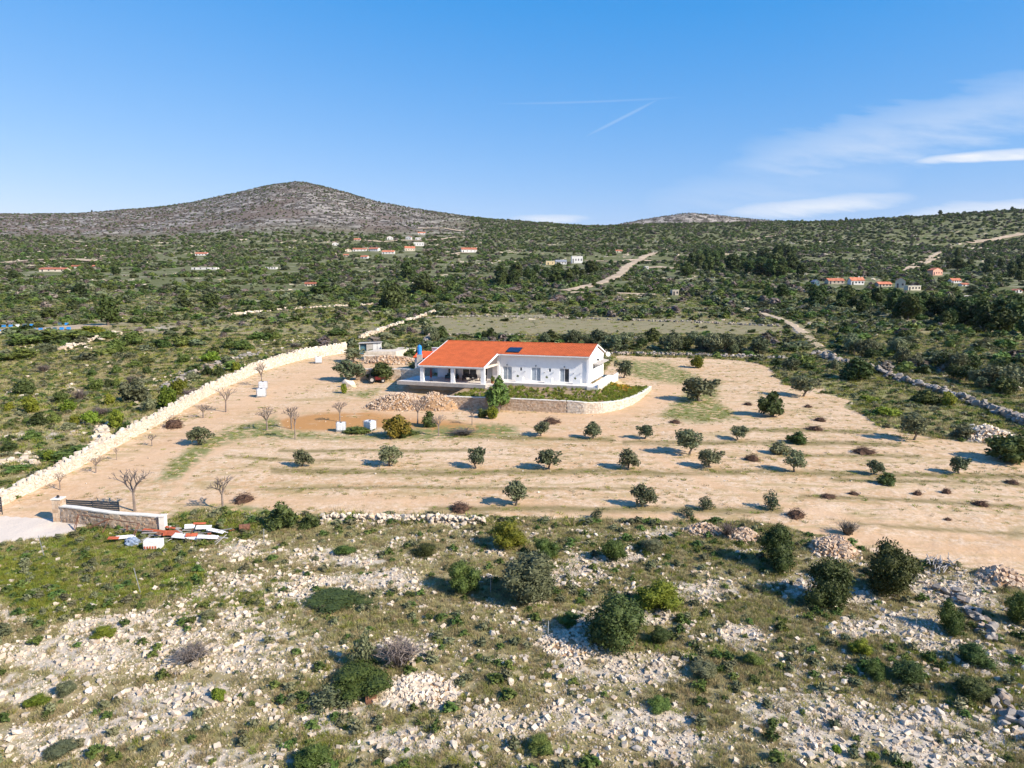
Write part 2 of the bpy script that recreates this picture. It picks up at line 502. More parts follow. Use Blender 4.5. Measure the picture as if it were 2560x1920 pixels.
def ground_material():
    m, t, b = newmat('ground')
    tc = N(t, 'ShaderNodeTexCoord')
    v = tc.outputs['Object']
    a1 = N(t, 'ShaderNodeAttribute', attribute_name='zone')
    a2 = N(t, 'ShaderNodeAttribute', attribute_name='zone2')
    a3 = N(t, 'ShaderNodeAttribute', attribute_name='zone3')
    a4 = N(t, 'ShaderNodeAttribute', attribute_name='zone4')
    s4 = N(t, 'ShaderNodeSeparateColor'); t.links.new(a4.outputs[0], s4.inputs[0])
    wheel, row, rgrass = s4.outputs[0], s4.outputs[1], s4.outputs[2]
    s1 = N(t, 'ShaderNodeSeparateColor'); t.links.new(a1.outputs[0], s1.inputs[0])
    s2 = N(t, 'ShaderNodeSeparateColor'); t.links.new(a2.outputs[0], s2.inputs[0])
    s3 = N(t, 'ShaderNodeSeparateColor'); t.links.new(a3.outputs[0], s3.inputs[0])
    sand, lush, rock = s1.outputs[0], s1.outputs[1], s1.outputs[2]
    rust, field, mount = s2.outputs[0], s2.outputs[1], s2.outputs[2]
    weed, pave, near = s3.outputs[0], s3.outputs[1], s3.outputs[2]
    n_big = noise(t, v, 0.012, 3, 0.6)
    n_mid = noise(t, v, 0.16, 5, 0.62)
    n_fine = noise(t, v, 1.1, 4, 0.65)
    n_grit = noise(t, v, 6.0, 3, 0.7)
    # stretched along the rows
    mp = N(t, 'ShaderNodeMapping'); mp.inputs['Scale'].default_value = (0.17, 0.62, 1.0); mp.inputs['Rotation'].default_value = (0, 0, 0.09)
    t.links.new(v, mp.inputs[0])
    n_row = noise(t, mp.outputs[0], 1.0, 5, 0.68, 0.7)
    mp2 = N(t, 'ShaderNodeMapping'); mp2.inputs['Scale'].default_value = (0.045, 0.17, 1.0); mp2.inputs['Rotation'].default_value = (0, 0, -0.07)
    t.links.new(v, mp2.inputs[0])
    n_band = noise(t, mp2.outputs[0], 1.0, 4, 0.6)
    # wild ground: dry grass, green grass, soil
    wild = mixc(t, ramp(t, n_mid, 0.38, 0.62), (0.30, 0.245, 0.125), (0.20, 0.18, 0.075))
    wild = mixc(t, ramp(t, n_fine, 0.45, 0.75), wild, (0.34, 0.28, 0.175))
    wild = mixc(t, ramp(t, n_big, 0.55, 0.75), wild, (0.24, 0.19, 0.14))
    # pale limestone and bare soil showing through
    st = mixc(t, n_grit, (0.36, 0.29, 0.21), (0.62, 0.55, 0.46))
    rk = mth(t, 'ADD', mth(t, 'MULTIPLY', rock, 0.22), mth(t, 'MULTIPLY_ADD', n_fine, 0.75, mth(t, 'MULTIPLY', n_mid, 0.55)))
    wild = mixc(t, ramp(t, rk, 0.74, 0.92), wild, st)
    # far off, the same ground with streaks of terraces
    fs = mixc(t, ramp(t, n_band, 0.55, 0.66), (0.125, 0.13, 0.052), (0.42, 0.37, 0.29))
    fs = mixc(t, ramp(t, n_mid, 0.35, 0.7), fs, mixc(t, 0.5, fs, (0.10, 0.115, 0.045)))
    wild = mixc(t, near, fs, wild)
    # mountain
    n_m1 = noise(t, v, 0.035, 5, 0.72)
    n_m2 = noise(t, v, 0.006, 3, 0.6)
    mo = mixc(t, ramp(t, n_m1, 0.42, 0.62), (0.072, 0.062, 0.050), (0.36, 0.32, 0.275))
    mo = mixc(t, ramp(t, n_m2, 0.48, 0.62), mo, (0.155, 0.118, 0.092))
    wild = mixc(t, mount, wild, mo)
    # green flush
    lu = mixc(t, ramp(t, n_fine, 0.35, 0.7), (0.12, 0.18, 0.022), (0.23, 0.25, 0.055))
    wild = mixc(t, mth(t, 'MULTIPLY', lush, ramp(t, n_mid, 0.22, 0.42)), wild, lu)
    # meadow behind the house
    fi = mixc(t, ramp(t, n_row, 0.4, 0.65), (0.27, 0.225, 0.135), (0.19, 0.18, 0.085))
    wild = mixc(t, field, wild, fi)
    wild = mixc(t, mth(t, 'MULTIPLY', rgrass, 0.7), wild, mixc(t, ramp(t, n_mid, 0.35, 0.65), (0.20, 0.205, 0.07), (0.30, 0.26, 0.13)))
    # worked orchard soil
    so = mixc(t, ramp(t, n_band, 0.35, 0.65), (0.515, 0.32, 0.165), (0.60, 0.415, 0.255))
    so = mixc(t, ramp(t, n_fine, 0.35, 0.75), so, (0.64, 0.485, 0.335))
    so = mixc(t, mth(t, 'MULTIPLY', ramp(t, n_grit, 0.48, 0.68), 0.6), so, (0.37, 0.265, 0.155))
    n_clod = noise(t, v, 2.3, 4, 0.7)
    so = mixc(t, mth(t, 'MULTIPLY', ramp(t, n_clod, 0.54, 0.64), 0.55), so, (0.35, 0.245, 0.13))
    so = mixc(t, mth(t, 'MULTIPLY', ramp(t, n_clod, 0.46, 0.36), 0.5), so, (0.70, 0.56, 0.42))
    so = mixc(t, mth(t, 'MULTIPLY', ramp(t, n_row, 0.50, 0.62), 0.62), so, (0.34, 0.26, 0.115))
    so = mixc(t, mth(t, 'MULTIPLY', rust, ramp(t, n_mid, 0.25, 0.45)), so, (0.43, 0.225, 0.085))
    so = mixc(t, mth(t, 'MULTIPLY', wheel, mth(t, 'MULTIPLY_ADD', n_mid, .9, .15)), so, mixc(t, n_mid, (0.53, 0.315, 0.165), (0.62, 0.43, 0.27)))
    so = mixc(t, mth(t, 'MULTIPLY', mth(t, 'MULTIPLY', row, 0.95), ramp(t, n_row, 0.28, 0.48)), so, mixc(t, n_fine, (0.16, 0.14, 0.05), (0.30, 0.22, 0.11)))
    wd = mixc(t, n_fine, (0.13, 0.155, 0.04), (0.25, 0.235, 0.10))
    so = mixc(t, mth(t, 'MULTIPLY', weed, ramp(t, n_fine, 0.38, 0.52)), so, wd)
    edge = ramp(t, mth(t, 'ADD', sand, mth(t, 'MULTIPLY_ADD', n_fine, 0.5, -0.25)), 0.4, 0.6)
    c = mixc(t, edge, wild, so)
    pv = mixc(t, n_mid, (0.56, 0.47, 0.38), (0.66, 0.58, 0.49))
    c = mixc(t, ramp(t, pave, 0.4, 0.6), c, pv)
    t.links.new(c, b.inputs['Base Color'])
    b.inputs['Roughness'].default_value = 0.95
    b.inputs['Specular IOR Level'].default_value = 0.1
    bp = N(t, 'ShaderNodeBump')
    bp.inputs['Strength'].default_value = 0.7
    bp.inputs['Distance'].default_value = 0.12
    hh = mth(t, 'MULTIPLY_ADD', n_fine, 1.0, mth(t, 'MULTIPLY', n_grit, 0.35))
    t.links.new(hh, bp.inputs['Height'])
    t.links.new(bp.outputs[0], b.inputs['Normal'])
    return m


def leaf_material(name, dark, light, trans=0.17, hue=0.03, val=0.35):
    m, t, b = newmat(name)
    tc = N(t, 'ShaderNodeTexCoord')
    oi = N(t, 'ShaderNodeObjectInfo')
    n1 = noise(t, tc.outputs['Object'], 5.0, 3, 0.6)
    ge = N(t, 'ShaderNodeNewGeometry')
    f = mth(t, 'MULTIPLY_ADD', ge.outputs['Random Per Island'], 0.6, mth(t, 'MULTIPLY_ADD', n1, 0.8, -0.2), clamp=True)
    c = mixc(t, f, dark, light)
    hs = N(t, 'ShaderNodeHueSaturation')
    t.links.new(c, hs.inputs['Color'])
    t.links.new(mth(t, 'MULTIPLY_ADD', oi.outputs['Random'], 2 * hue, 0.5 - hue), hs.inputs['Hue'])
    r2 = mth(t, 'FRACT', mth(t, 'MULTIPLY', oi.outputs['Random'], 17.31))
    t.links.new(mth(t, 'MULTIPLY_ADD', r2, 2 * val, 1 - val), hs.inputs['Value'])
    t.links.new(hs.outputs[0], b.inputs['Base Color'])
    b.inputs['Roughness'].default_value = 0.6
    b.inputs['Specular IOR Level'].default_value = 0.2
    tr = N(t, 'ShaderNodeBsdfTranslucent')
    t.links.new(hs.outputs[0], tr.inputs[0])
    mx = N(t, 'ShaderNodeMixShader')
    mx.inputs[0].default_value = trans
    t.links.new(b.outputs[0], mx.inputs[1])
    t.links.new(tr.outputs[0], mx.inputs[2])
    t.links.new(mx.outputs[0], t.nodes['Material Output'].inputs[0])
    return m


def stone_material(name, dark, light, rough=0.9):
    """tint attribute per stone"""
    m, t, b = newmat(name)
    tc = N(t, 'ShaderNodeTexCoord')
    at = N(t, 'ShaderNodeAttribute', attribute_name='tint')
    oi = N(t, 'ShaderNodeObjectInfo')
    n1 = noise(t, tc.outputs['Object'], 4.0, 6, 0.65)
    f = mth(t, 'ADD', mth(t, 'MULTIPLY', at.outputs['Fac'], 0.6), mth(t, 'MULTIPLY_ADD', n1, 0.7, -0.2), clamp=True)
    c = mixc(t, f, dark, light)
    fr = mth(t, 'FRACT', mth(t, 'MULTIPLY_ADD', at.outputs['Fac'], 7.31, mth(t, 'MULTIPLY', oi.outputs['Random'], 13.7)))
    c = mixc(t, mth(t, 'MULTIPLY', ramp(t, fr, 0.78, 0.98), 0.36), c, (0.48, 0.29, 0.155))
    t.links.new(c, b.inputs['Base Color'])
    b.inputs['Roughness'].default_value = rough
    b.inputs['Specular IOR Level'].default_value = 0.15
    bp = N(t, 'ShaderNodeBump')
    bp.inputs['Strength'].default_value = 0.5
    bp.inputs['Distance'].default_value = 0.05
    t.links.new(noise(t, tc.outputs['Object'], 9.0, 5), bp.inputs['Height'])
    t.links.new(bp.outputs[0], b.inputs['Normal'])
    return m


M_ground = ground_material()
M_leaf = leaf_material('leaf_scrub', (0.046, 0.078, 0.015), (0.145, 0.190, 0.046))
M_dark = leaf_material('leaf_dark', (0.032, 0.050, 0.013), (0.100, 0.122, 0.036))
M_pine = leaf_material('leaf_pine', (0.024, 0.044, 0.011), (0.085, 0.112, 0.028))
M_yg = leaf_material('leaf_yellow_green', (0.085, 0.125, 0.012), (0.225, 0.250, 0.030))
M_olive = leaf_material('leaf_olive', (0.070, 0.086, 0.038), (0.20, 0.215, 0.115))
M_grey = leaf_material('leaf_grey', (0.095, 0.102, 0.045), (0.23, 0.23, 0.125))
M_mimosa = leaf_material('leaf_mimosa', (0.14, 0.15, 0.015), (0.40, 0.35, 0.045))
M_twig = leaf_material('twigs', (0.10, 0.078, 0.062), (0.22, 0.18, 0.15), trans=0.0)
M_drygrass = leaf_material('grass_dry', (0.25, 0.215, 0.095), (0.50, 0.42, 0.22), trans=0.3)
M_grass = leaf_material('grass_green', (0.13, 0.165, 0.018), (0.32, 0.335, 0.06), trans=0.3)
M_flower = leaf_material('flower', (0.5, 0.22, 0.03), (0.65, 0.42, 0.05))
M_bark = simple('bark', (0.13, 0.105, 0.085), 0.9, 0.3, 8)
M_barkpale = simple('bark_pale', (0.22, 0.175, 0.145), 0.9, 0.25, 8)
M_brush = simple('brush_twigs', (0.095, 0.055, 0.036), 0.95, 0.4, 5)
M_rock = stone_material('limestone', (0.42, 0.335, 0.245), (0.73, 0.635, 0.515))
M_rockgrey = stone_material('limestone_grey', (0.17, 0.15, 0.13), (0.46, 0.41, 0.355))
M_wallstone = stone_material('wall_stone', (0.46, 0.385, 0.30), (0.76, 0.69, 0.59))
M_rubble = stone_material('rubble_stone', (0.30, 0.19, 0.115), (0.64, 0.52, 0.40))
M_mortar = simple('mortar', (0.58, 0.50, 0.40), 0.95, 0.15, 2)
M_coping = simple('coping', (0.70, 0.65, 0.57), 0.9, 0.1, 2)
M_white = simple('white_render', (0.80, 0.79, 0.77), 0.85, 0.03, 1.5)
M_trim = simple('white_trim', (0.78, 0.77, 0.74), 0.6, 0.03, 2)
M_conc = simple('concrete', (0.40, 0.365, 0.325), 0.9, 0.12, 1.5)
M_tilefloor = simple('terrace_tile', (0.62, 0.56, 0.49), 0.7, 0.06, 1.0)
M_roof = simple('roof_tile', (0.43, 0.10, 0.032), 0.8, 0.12, 0.9)
M_roofred = simple('roof_tile_red', (0.42, 0.15, 0.085), 0.85, 0.3, 0.5, randv=0.3)
M_glass = simple('window_glass', (0.29, 0.33, 0.37), 0.06, 0.25, 0.8, spec=0.6)
M_darkglass = simple('dark_glass', (0.035, 0.04, 0.05), 0.05, 0.3, 0.8, spec=0.6)
M_frame = simple('window_frame', (0.70, 0.71, 0.72), 0.4, 0.03, 2)
M_black = simple('black_metal', (0.022, 0.022, 0.024), 0.5, 0.3, 4)
M_rustm = simple('rusty_metal', (0.16, 0.075, 0.045), 0.8, 0.4, 6)
M_anth = simple('gate_metal', (0.055, 0.06, 0.068), 0.45, 0.1, 3)
M_solar = simple('solar_cell', (0.010, 0.022, 0.06), 0.12, 0.2, 4, spec=0.6)
M_blue = simple('blue_plastic', (0.03, 0.24, 0.62), 0.35, 0.1, 3)
M_tank = simple('tank_plastic', (0.74, 0.75, 0.76), 0.5, 0.05, 3)
M_galv = simple('galvanised', (0.45, 0.46, 0.47), 0.4, 0.1, 6, metal=0.6)
M_wood = simple('weathered_wood', (0.30, 0.275, 0.25), 0.9, 0.25, 5, randv=0.25)
M_woodred = simple('red_board', (0.42, 0.10, 0.045), 0.8, 0.25, 5, randv=0.2)
M_woodwhite = simple('white_board', (0.68, 0.67, 0.65), 0.7, 0.1, 4, randv=0.1)
M_cream = simple('cream_wall', (0.60, 0.53, 0.42), 0.9, 0.08, 0.4)
M_farwhite = simple('far_white_wall', (0.64, 0.62, 0.59), 0.9, 0.05, 0.4)
M_pink = simple('pink_wall', (0.62, 0.34, 0.25), 0.9, 0.08, 0.4)
M_stonehouse = simple('stone_house_wall', (0.42, 0.36, 0.29), 0.95, 0.2, 1.2)
M_yellowwall = simple('yellow_wall', (0.60, 0.47, 0.27), 0.9, 0.1, 0.5)
M_greyroof = simple('grey_roof', (0.24, 0.25, 0.28), 0.7, 0.1, 0.5)
M_plank = simple('teal_sheet', (0.06, 0.13, 0.16), 0.6, 0.3, 2)
M_dirt = simple('track_dirt', (0.43, 0.33, 0.22), 0.95, 0.25, 0.08)
M_clay = simple('terracotta', (0.42, 0.17, 0.08), 0.8, 0.15, 3)
M_fabric = simple('cushion_fabric', (0.62, 0.58, 0.52), 0.9, 0.1, 4)
M_redmetal = simple('red_paint', (0.12, 0.016, 0.014), 0.45, 0.2, 4)
M_tyre = simple('tyre_rubber', (0.02, 0.02, 0.02), 0.9, 0.2, 6)


# ------------------------------------------------------------------ mesh helpers
class MB:
    def __init__(s):
        s.v = []; s.f = []; s.m = []; s.t = []

    def quad(s, a, b, c, d, mi=0):
        i = len(s.v); s.v += [a, b, c, d]; s.f.append((i, i + 1, i + 2, i + 3)); s.m.append(mi)

    def tri(s, a, b, c, mi=0):
        i = len(s.v); s.v += [a, b, c]; s.f.append((i, i + 1, i + 2)); s.m.append(mi)

    def hexa(s, p, mi=0, tint=None):
        """p: 8 corner points, bottom ring then top ring"""
        i = len(s.v)
        s.v += [tuple(q) for q in p]
        for q in ((3, 2, 1, 0), (4, 5, 6, 7), (0, 1, 5, 4), (1, 2, 6, 5), (2, 3, 7, 6), (3, 0, 4, 7)):
            s.f.append(tuple(i + k for k in q)); s.m.append(mi)
        if tint is not None:
            s.t += [tint] * 8

    def box(s, x0, x1, y0, y1, z0, z1, mi=0, tint=None):
        s.hexa([(x0, y0, z0), (x1, y0, z0), (x1, y1, z0), (x0, y1, z0), (x0, y0, z1), (x1, y0, z1), (x1, y1, z1), (x0, y1, z1)], mi, tint)

    def prism(s, prof, x0, x1, mi=0):
        """profile in (y,z), counter-clockwise, extruded along x"""
        i = len(s.v); n = len(prof)
        s.v += [(x0, p[0], p[1]) for p in prof] + [(x1, p[0], p[1]) for p in prof]
        s.f.append(tuple(i + k for k in range(n - 1, -1, -1))); s.m.append(mi)
        s.f.append(tuple(i + n + k for k in range(n))); s.m.append(mi)
        for k in range(n):
            j = (k + 1) % n
            s.f.append((i + k, i + j, i + n + j, i + n + k)); s.m.append(mi)

    def tube(s, p0, p1, r0, r1, seg=6, mi=0, cap=True):
        p0, p1 = Vector(p0), Vector(p1)
        d = (p1 - p0)
        if d.length < 1e-6:
            return
        d.normalize()
        u = d.orthogonal().normalized(); w = d.cross(u)
        i = len(s.v)
        for p, r in ((p0, r0), (p1, r1)):
            for k in range(seg):
                a = 2 * math.pi * k / seg
                s.v.append(tuple(p + u * (r * math.cos(a)) + w * (r * math.sin(a))))
        for k in range(seg):
            j = (k + 1) % seg
            s.f.append((i + k, i + j, i + seg + j, i + seg + k)); s.m.append(mi)
        if cap:
            s.f.append(tuple(i + seg + k for k in range(seg))); s.m.append(mi)
            s.f.append(tuple(i + k for k in range(seg - 1, -1, -1))); s.m.append(mi)

    def lathe(s, prof, seg=12, c=(0, 0, 0), mi=0):
        i = len(s.v); n = len(prof)
        for r, z in prof:
            for k in range(seg):
                a = 2 * math.pi * k / seg
                s.v.append((c[0] + r * math.cos(a), c[1] + r * math.sin(a), c[2] + z))
        for q in range(n - 1):
            for k in range(seg):
                j = (k + 1) % seg
                s.f.append((i + q * seg + k, i + q * seg + j, i + (q + 1) * seg + j, i + (q + 1) * seg + k)); s.m.append(mi)
        s.f.append(tuple(i + (n - 1) * seg + k for k in range(seg))); s.m.append(mi)
        s.f.append(tuple(i + k for k in range(seg - 1, -1, -1))); s.m.append(mi)

    def mesh(s, name, mats):
        me = bpy.data.meshes.new(name)
        me.from_pydata([tuple(map(float, q)) for q in s.v], [], s.f)
        for m in (mats if isinstance(mats, (list, tuple)) else [mats]):
            me.materials.append(m)
        if any(s.m):
            me.polygons.foreach_set('material_index', np.array(s.m, np.int32))
        if s.t and len(s.t) == len(s.v):
            a = me.attributes.new('tint', 'FLOAT', 'POINT')
            a.data.foreach_set('value', np.array(s.t, np.float32))
        me.update()
        return me

    def build(s, name, mats, parent=None, loc=None, rz=0.0):
        o = bpy.data.objects.new(name, s.mesh(name, mats))
        COL.objects.link(o)
        if parent is not None:
            o.parent = parent
        if loc is not None:
            o.location = loc
        o.rotation_euler.z = rz
        return o


def tag(o, label, cat, group=None, kind=None):
    o['label'] = label
    if cat:
        o['category'] = cat
        if not kind:
            o['kind'] = 'thing'
    if group:
        o['group'] = group
    if kind:
        o['kind'] = kind
    return o


def empty(name, loc, rz=0.0, label=None, cat=None, group=None):
    o = bpy.data.objects.new(name, None)
    o.empty_display_size = 0.3
    COL.objects.link(o)
    o.location = tuple(map(float, loc))
    o.rotation_euler.z = rz
    if label:
        tag(o, label, cat, group)
    return o


def link(name, me, parent=None, loc=(0, 0, 0), rot=(0, 0, 0), scale=(1, 1, 1)):
    o = bpy.data.objects.new(name, me)
    COL.objects.link(o)
    o.parent = parent
    o.location = tuple(map(float, loc)); o.rotation_euler = rot; o.scale = tuple(map(float, scale))
    return o


def npmesh(name, V, Q, mats, mi=None):
    """fast mesh from arrays; Q is (n,4) or (n,3)"""
    me = bpy.data.meshes.new(name)
    V = np.asarray(V, np.float32); Q = np.asarray(Q, np.int32)
    k = Q.shape[1]
    me.vertices.add(len(V)); me.loops.add(Q.size); me.polygons.add(len(Q))
    me.vertices.foreach_set('co', V.ravel())
    me.loops.foreach_set('vertex_index', Q.ravel())
    me.polygons.foreach_set('loop_start', np.arange(0, Q.size, k, dtype=np.int32))
    me.polygons.foreach_set('loop_total', np.full(len(Q), k, np.int32))
    for m in mats:
        me.materials.append(m)
    if mi is not None:
        me.polygons.foreach_set('material_index', np.asarray(mi, np.int32))
    me.polygons.foreach_set('use_smooth', np.zeros(len(Q), bool))
    me.update(calc_edges=True)
    return me


# ------------------------------------------------------------------ the ground sheet
def build_ground():
    az = np.concatenate([np.linspace(-180, -60, 14)[:-1], np.linspace(-60, -41, 20)[:-1], np.linspace(-41, 41, 470), np.linspace(41, 60, 20)[1:], np.linspace(60, 180, 14)[1:]])
    rr = [8.0]
    while rr[-1] < 14000:
        r = rr[-1]
        rr.append(r * (1.0085 if 22 < r < 190 else (1.016 if r < 3200 else 1.12)))
    rr = np.array(rr)
    A, Rr = np.meshgrid(np.radians(az), rr)
    X, Y = (Rr * np.sin(A)).ravel(), (Rr * np.cos(A)).ravel()
    Z = gz(X, Y)
    na, nr = len(az), len(rr)
    i = np.arange(nr - 1)[:, None] * na + np.arange(na - 1)[None, :]
    Q = np.stack([i, i + 1, i + na + 1, i + na], -1).reshape(-1, 4)[:, ::-1]
    V = np.stack([X, Y, Z], 1)
    # close the hole under the camera
    me = npmesh('ground', V, Q, [M_ground])
    z, px, py = zones(X, Y, Z)
    nearw = 1 - sstep(Y, 170, 330)
    one = np.ones(len(X))
    for nm, (r, g, b) in (('zone', (z['sand'], z['lush'], z['rock'])), ('zone2', (z['rust'], z['field'], z['mount'])), ('zone3', (z['weed'], z['pave'], nearw)), ('zone4', (z['wheel'], z['row'], z['rgrass']))):
        at = me.attributes.new(nm, 'FLOAT_COLOR', 'POINT')
        at.data.foreach_set('color', np.stack([r, g, b, one], 1).astype(np.float32).ravel())
    me.polygons.foreach_set('use_smooth', np.ones(len(Q), bool))
    o = bpy.data.objects.new('ground', me)
    COL.objects.link(o)
    tag(o, 'sandy orchard soil and rocky scrubland rising to the hills', None, kind='structure')
    return o


build_ground()


# ------------------------------------------------------------------ plants: shared meshes
def ico(sub=1):
    bm = bmesh.new()
    bmesh.ops.create_icosphere(bm, subdivisions=sub, radius=1.0)
    v = np.array([q.co[:] for q in bm.verts]); f = np.array([[q.index for q in p.verts] for p in bm.faces])
    bm.free()
    return v, f


ICO0, ICO1, ICO2 = ico(1), ico(2), ico(3)


def leaf_quads(P, Nrm, size, g, elong=1.5):
    n = len(P)
    up = g.normal(size=(n, 3))
    u = np.cross(Nrm, up); u /= np.linalg.norm(u, axis=1)[:, None] + 1e-9
    w = np.cross(Nrm, u)
    s = size * (0.55 + 0.9 * g.random(n))[:, None]
    V = np.stack([P - u * s * elong * 0.5, P - w * s * 0.32, P + u * s * elong * 0.5, P + w * s * 0.32], 1).reshape(-1, 3)
    Q = np.arange(4 * n).reshape(n, 4)
    return V, Q


def crown(name, seed, blobs, nleaf, leaf, mat, core=0.72, upb=0.15, coremat=None):
    """blobs: (x,y,z,r). Leaf-sized faces over lumpy masses, twiggy core inside"""
    g = np.random.default_rng(seed)
    B = np.array(blobs, float)
    w = B[:, 3] ** 2; w /= w.sum()
    k = g.choice(len(B), nleaf, p=w)
    d = g.normal(size=(nleaf, 3)); d[:, 2] += upb
    d /= np.linalg.norm(d, axis=1)[:, None]
    rad = B[k, 3] * (0.70 + 0.42 * g.random(nleaf) ** 1.3)
    P = B[k, :3] + d * rad[:, None]
    P[:, 2] = np.maximum(P[:, 2], 0.01)
    nr = d + 0.75 * g.normal(size=(nleaf, 3)); nr /= np.linalg.norm(nr, axis=1)[:, None]
    V, Q = leaf_quads(P, nr, leaf, g)
    Vs, Ts = [], []
    off = len(V)
    cv, cf = ICO0
    for b in B:
        jit = 1 + 0.25 * (g.random(len(cv)) - 0.5)
        q = cv * jit[:, None] * b[3] * core + b[:3]
        q[:, 2] = np.maximum(q[:, 2], 0.0)
        Vs.append(q); Ts.append(cf + off); off += len(cv)
    T = np.concatenate(Ts)
    V = np.concatenate([V] + Vs)
    me = bpy.data.meshes.new(name)
    nq, ntr = len(Q), len(T)
    me.vertices.add(len(V)); me.loops.add(nq * 4 + ntr * 3); me.polygons.add(nq + ntr)
    me.vertices.foreach_set('co', V.astype(np.float32).ravel())
    me.loops.foreach_set('vertex_index', np.concatenate([Q.ravel(), T.ravel()]).astype(np.int32))
    ls = np.concatenate([np.arange(nq) * 4, nq * 4 + np.arange(ntr) * 3]).astype(np.int32)
    me.polygons.foreach_set('loop_start', ls)
    me.polygons.foreach_set('loop_total', np.concatenate([np.full(nq, 4), np.full(ntr, 3)]).astype(np.int32))
    me.materials.append(mat); me.materials.append(coremat or mat)
    me.polygons.foreach_set('material_index', np.concatenate([np.zeros(nq), np.ones(ntr)]).astype(np.int32))
    me.update(calc_edges=True)
    return me


def bush_blobs(seed, n=9, flat=0.8):
    """fills roughly x,y in -0.5..0.5 and z in 0..1"""
    g = np.random.default_rng(seed)
    out = [(0, 0, 0.38, 0.34)]
    for i in range(n):
        a = g.random() * 6.283; r = 0.12 + 0.24 * g.random()
        rr = 0.12 + 0.13 * g.random()
        z = 0.16 + (0.62 * g.random()) * (1 - r * 0.9)
        out.append((r * math.cos(a), r * math.sin(a), z, rr))
    out.append((g.normal() * 0.07, g.normal() * 0.07, 0.74, 0.2))
    return out


def make_bush(name, seed, mat, nleaf, leaf, n=9, core=0.7):
    return crown(name, seed, bush_blobs(seed, n), nleaf, leaf, mat, core, coremat=mat)


def twig_bush(name, seed, n, mat):
    """leafless shrub: many thin twigs fanning from the base"""
    g = np.random.default_rng(seed)
    V, T = [], []
    for i in range(n):
        a = g.random() * 6.283; sp = g.random() ** 0.7 * 0.45
        base = np.array([g.normal() * 0.05, g.normal() * 0.05, 0])
        mid = base + np.array([math.cos(a) * sp * 0.55, math.sin(a) * sp * 0.55, 0.5 + 0.1 * g.normal()])
        tip = base + np.array([math.cos(a) * sp, math.sin(a) * sp, 0.75 + 0.3 * g.random() - sp * 0.5])
        side = np.array([-math.sin(a), math.cos(a), 0.3 * g.normal()]) * 0.012
        i0 = len(V)
        V += [base - side, base + side, mid + side * 0.8, mid - side * 0.8, tip]
        T += [(i0, i0 + 1, i0 + 2), (i0, i0 + 2, i0 + 3), (i0 + 3, i0 + 2, i0 + 4)]
        for q in range(3):
            p = mid + (tip - mid) * g.random()
            e = p + g.normal(size=3) * 0.12 + np.array([0, 0, 0.07])
            i0 = len(V)
            V += [p - side * 0.7, p + side * 0.7, e]
            T.append((i0, i0 + 1, i0 + 2))
    return npmesh(name, np.array(V), np.array(T), [mat])


def tuft(name, seed, n, mat, wid=0.035):
    g = np.random.default_rng(seed)
    V, T = [], []
    for i in range(n):
        a = g.random() * 6.283; r = g.random() ** 0.6 * 0.38
        b = np.array([r * math.cos(a), r * math.sin(a), 0])
        lean = np.array([math.cos(a), math.sin(a), 0]) * (0.08 + 0.28 * g.random()) + g.normal(size=3) * 0.08
        h = 0.45 + 0.55 * g.random()
        tip = b + lean; tip[2] = h
        c = g.random() * 6.283
        s = np.array([math.cos(c), math.sin(c), 0]) * wid
        i0 = len(V)
        V += [b - s, b + s, tip]
        T.append((i0, i0 + 1, i0 + 2))
    return npmesh(name, np.array(V), np.array(T), [mat])


def rock_mesh(name, seed, mat, src=None, flat=0.7):
    g = np.random.default_rng(seed)
    v, f = src or ICO0
    v = v.copy()
    for _ in range(7):
        d = g.normal(size=3); d /= np.linalg.norm(d)
        h = 0.30 + 0.4 * g.random()
        s = v @ d
        v = np.where((s > h)[:, None], v - (s - h)[:, None] * d, v)
    v = v * (1 + 0.05 * g.normal(size=len(v)))[:, None]
    v /= np.abs(v).max(0)
    v *= np.array([0.55, 0.42, 0.36 * flat / 0.7])
    v[:, 2] += 0.22
    me = npmesh(name, v, f, [mat])
    a = me.attributes.new('tint', 'FLOAT', 'POINT')
    a.data.foreach_set('value', np.full(len(v), g.random(), np.float32))
    return me


def lib(name, meshes):
    c = bpy.data.collections.new(name)
    for i, me in enumerate(meshes):
        c.objects.link(bpy.data.objects.new('%s_%02d' % (name, i), me))
    return c


_tree = {}


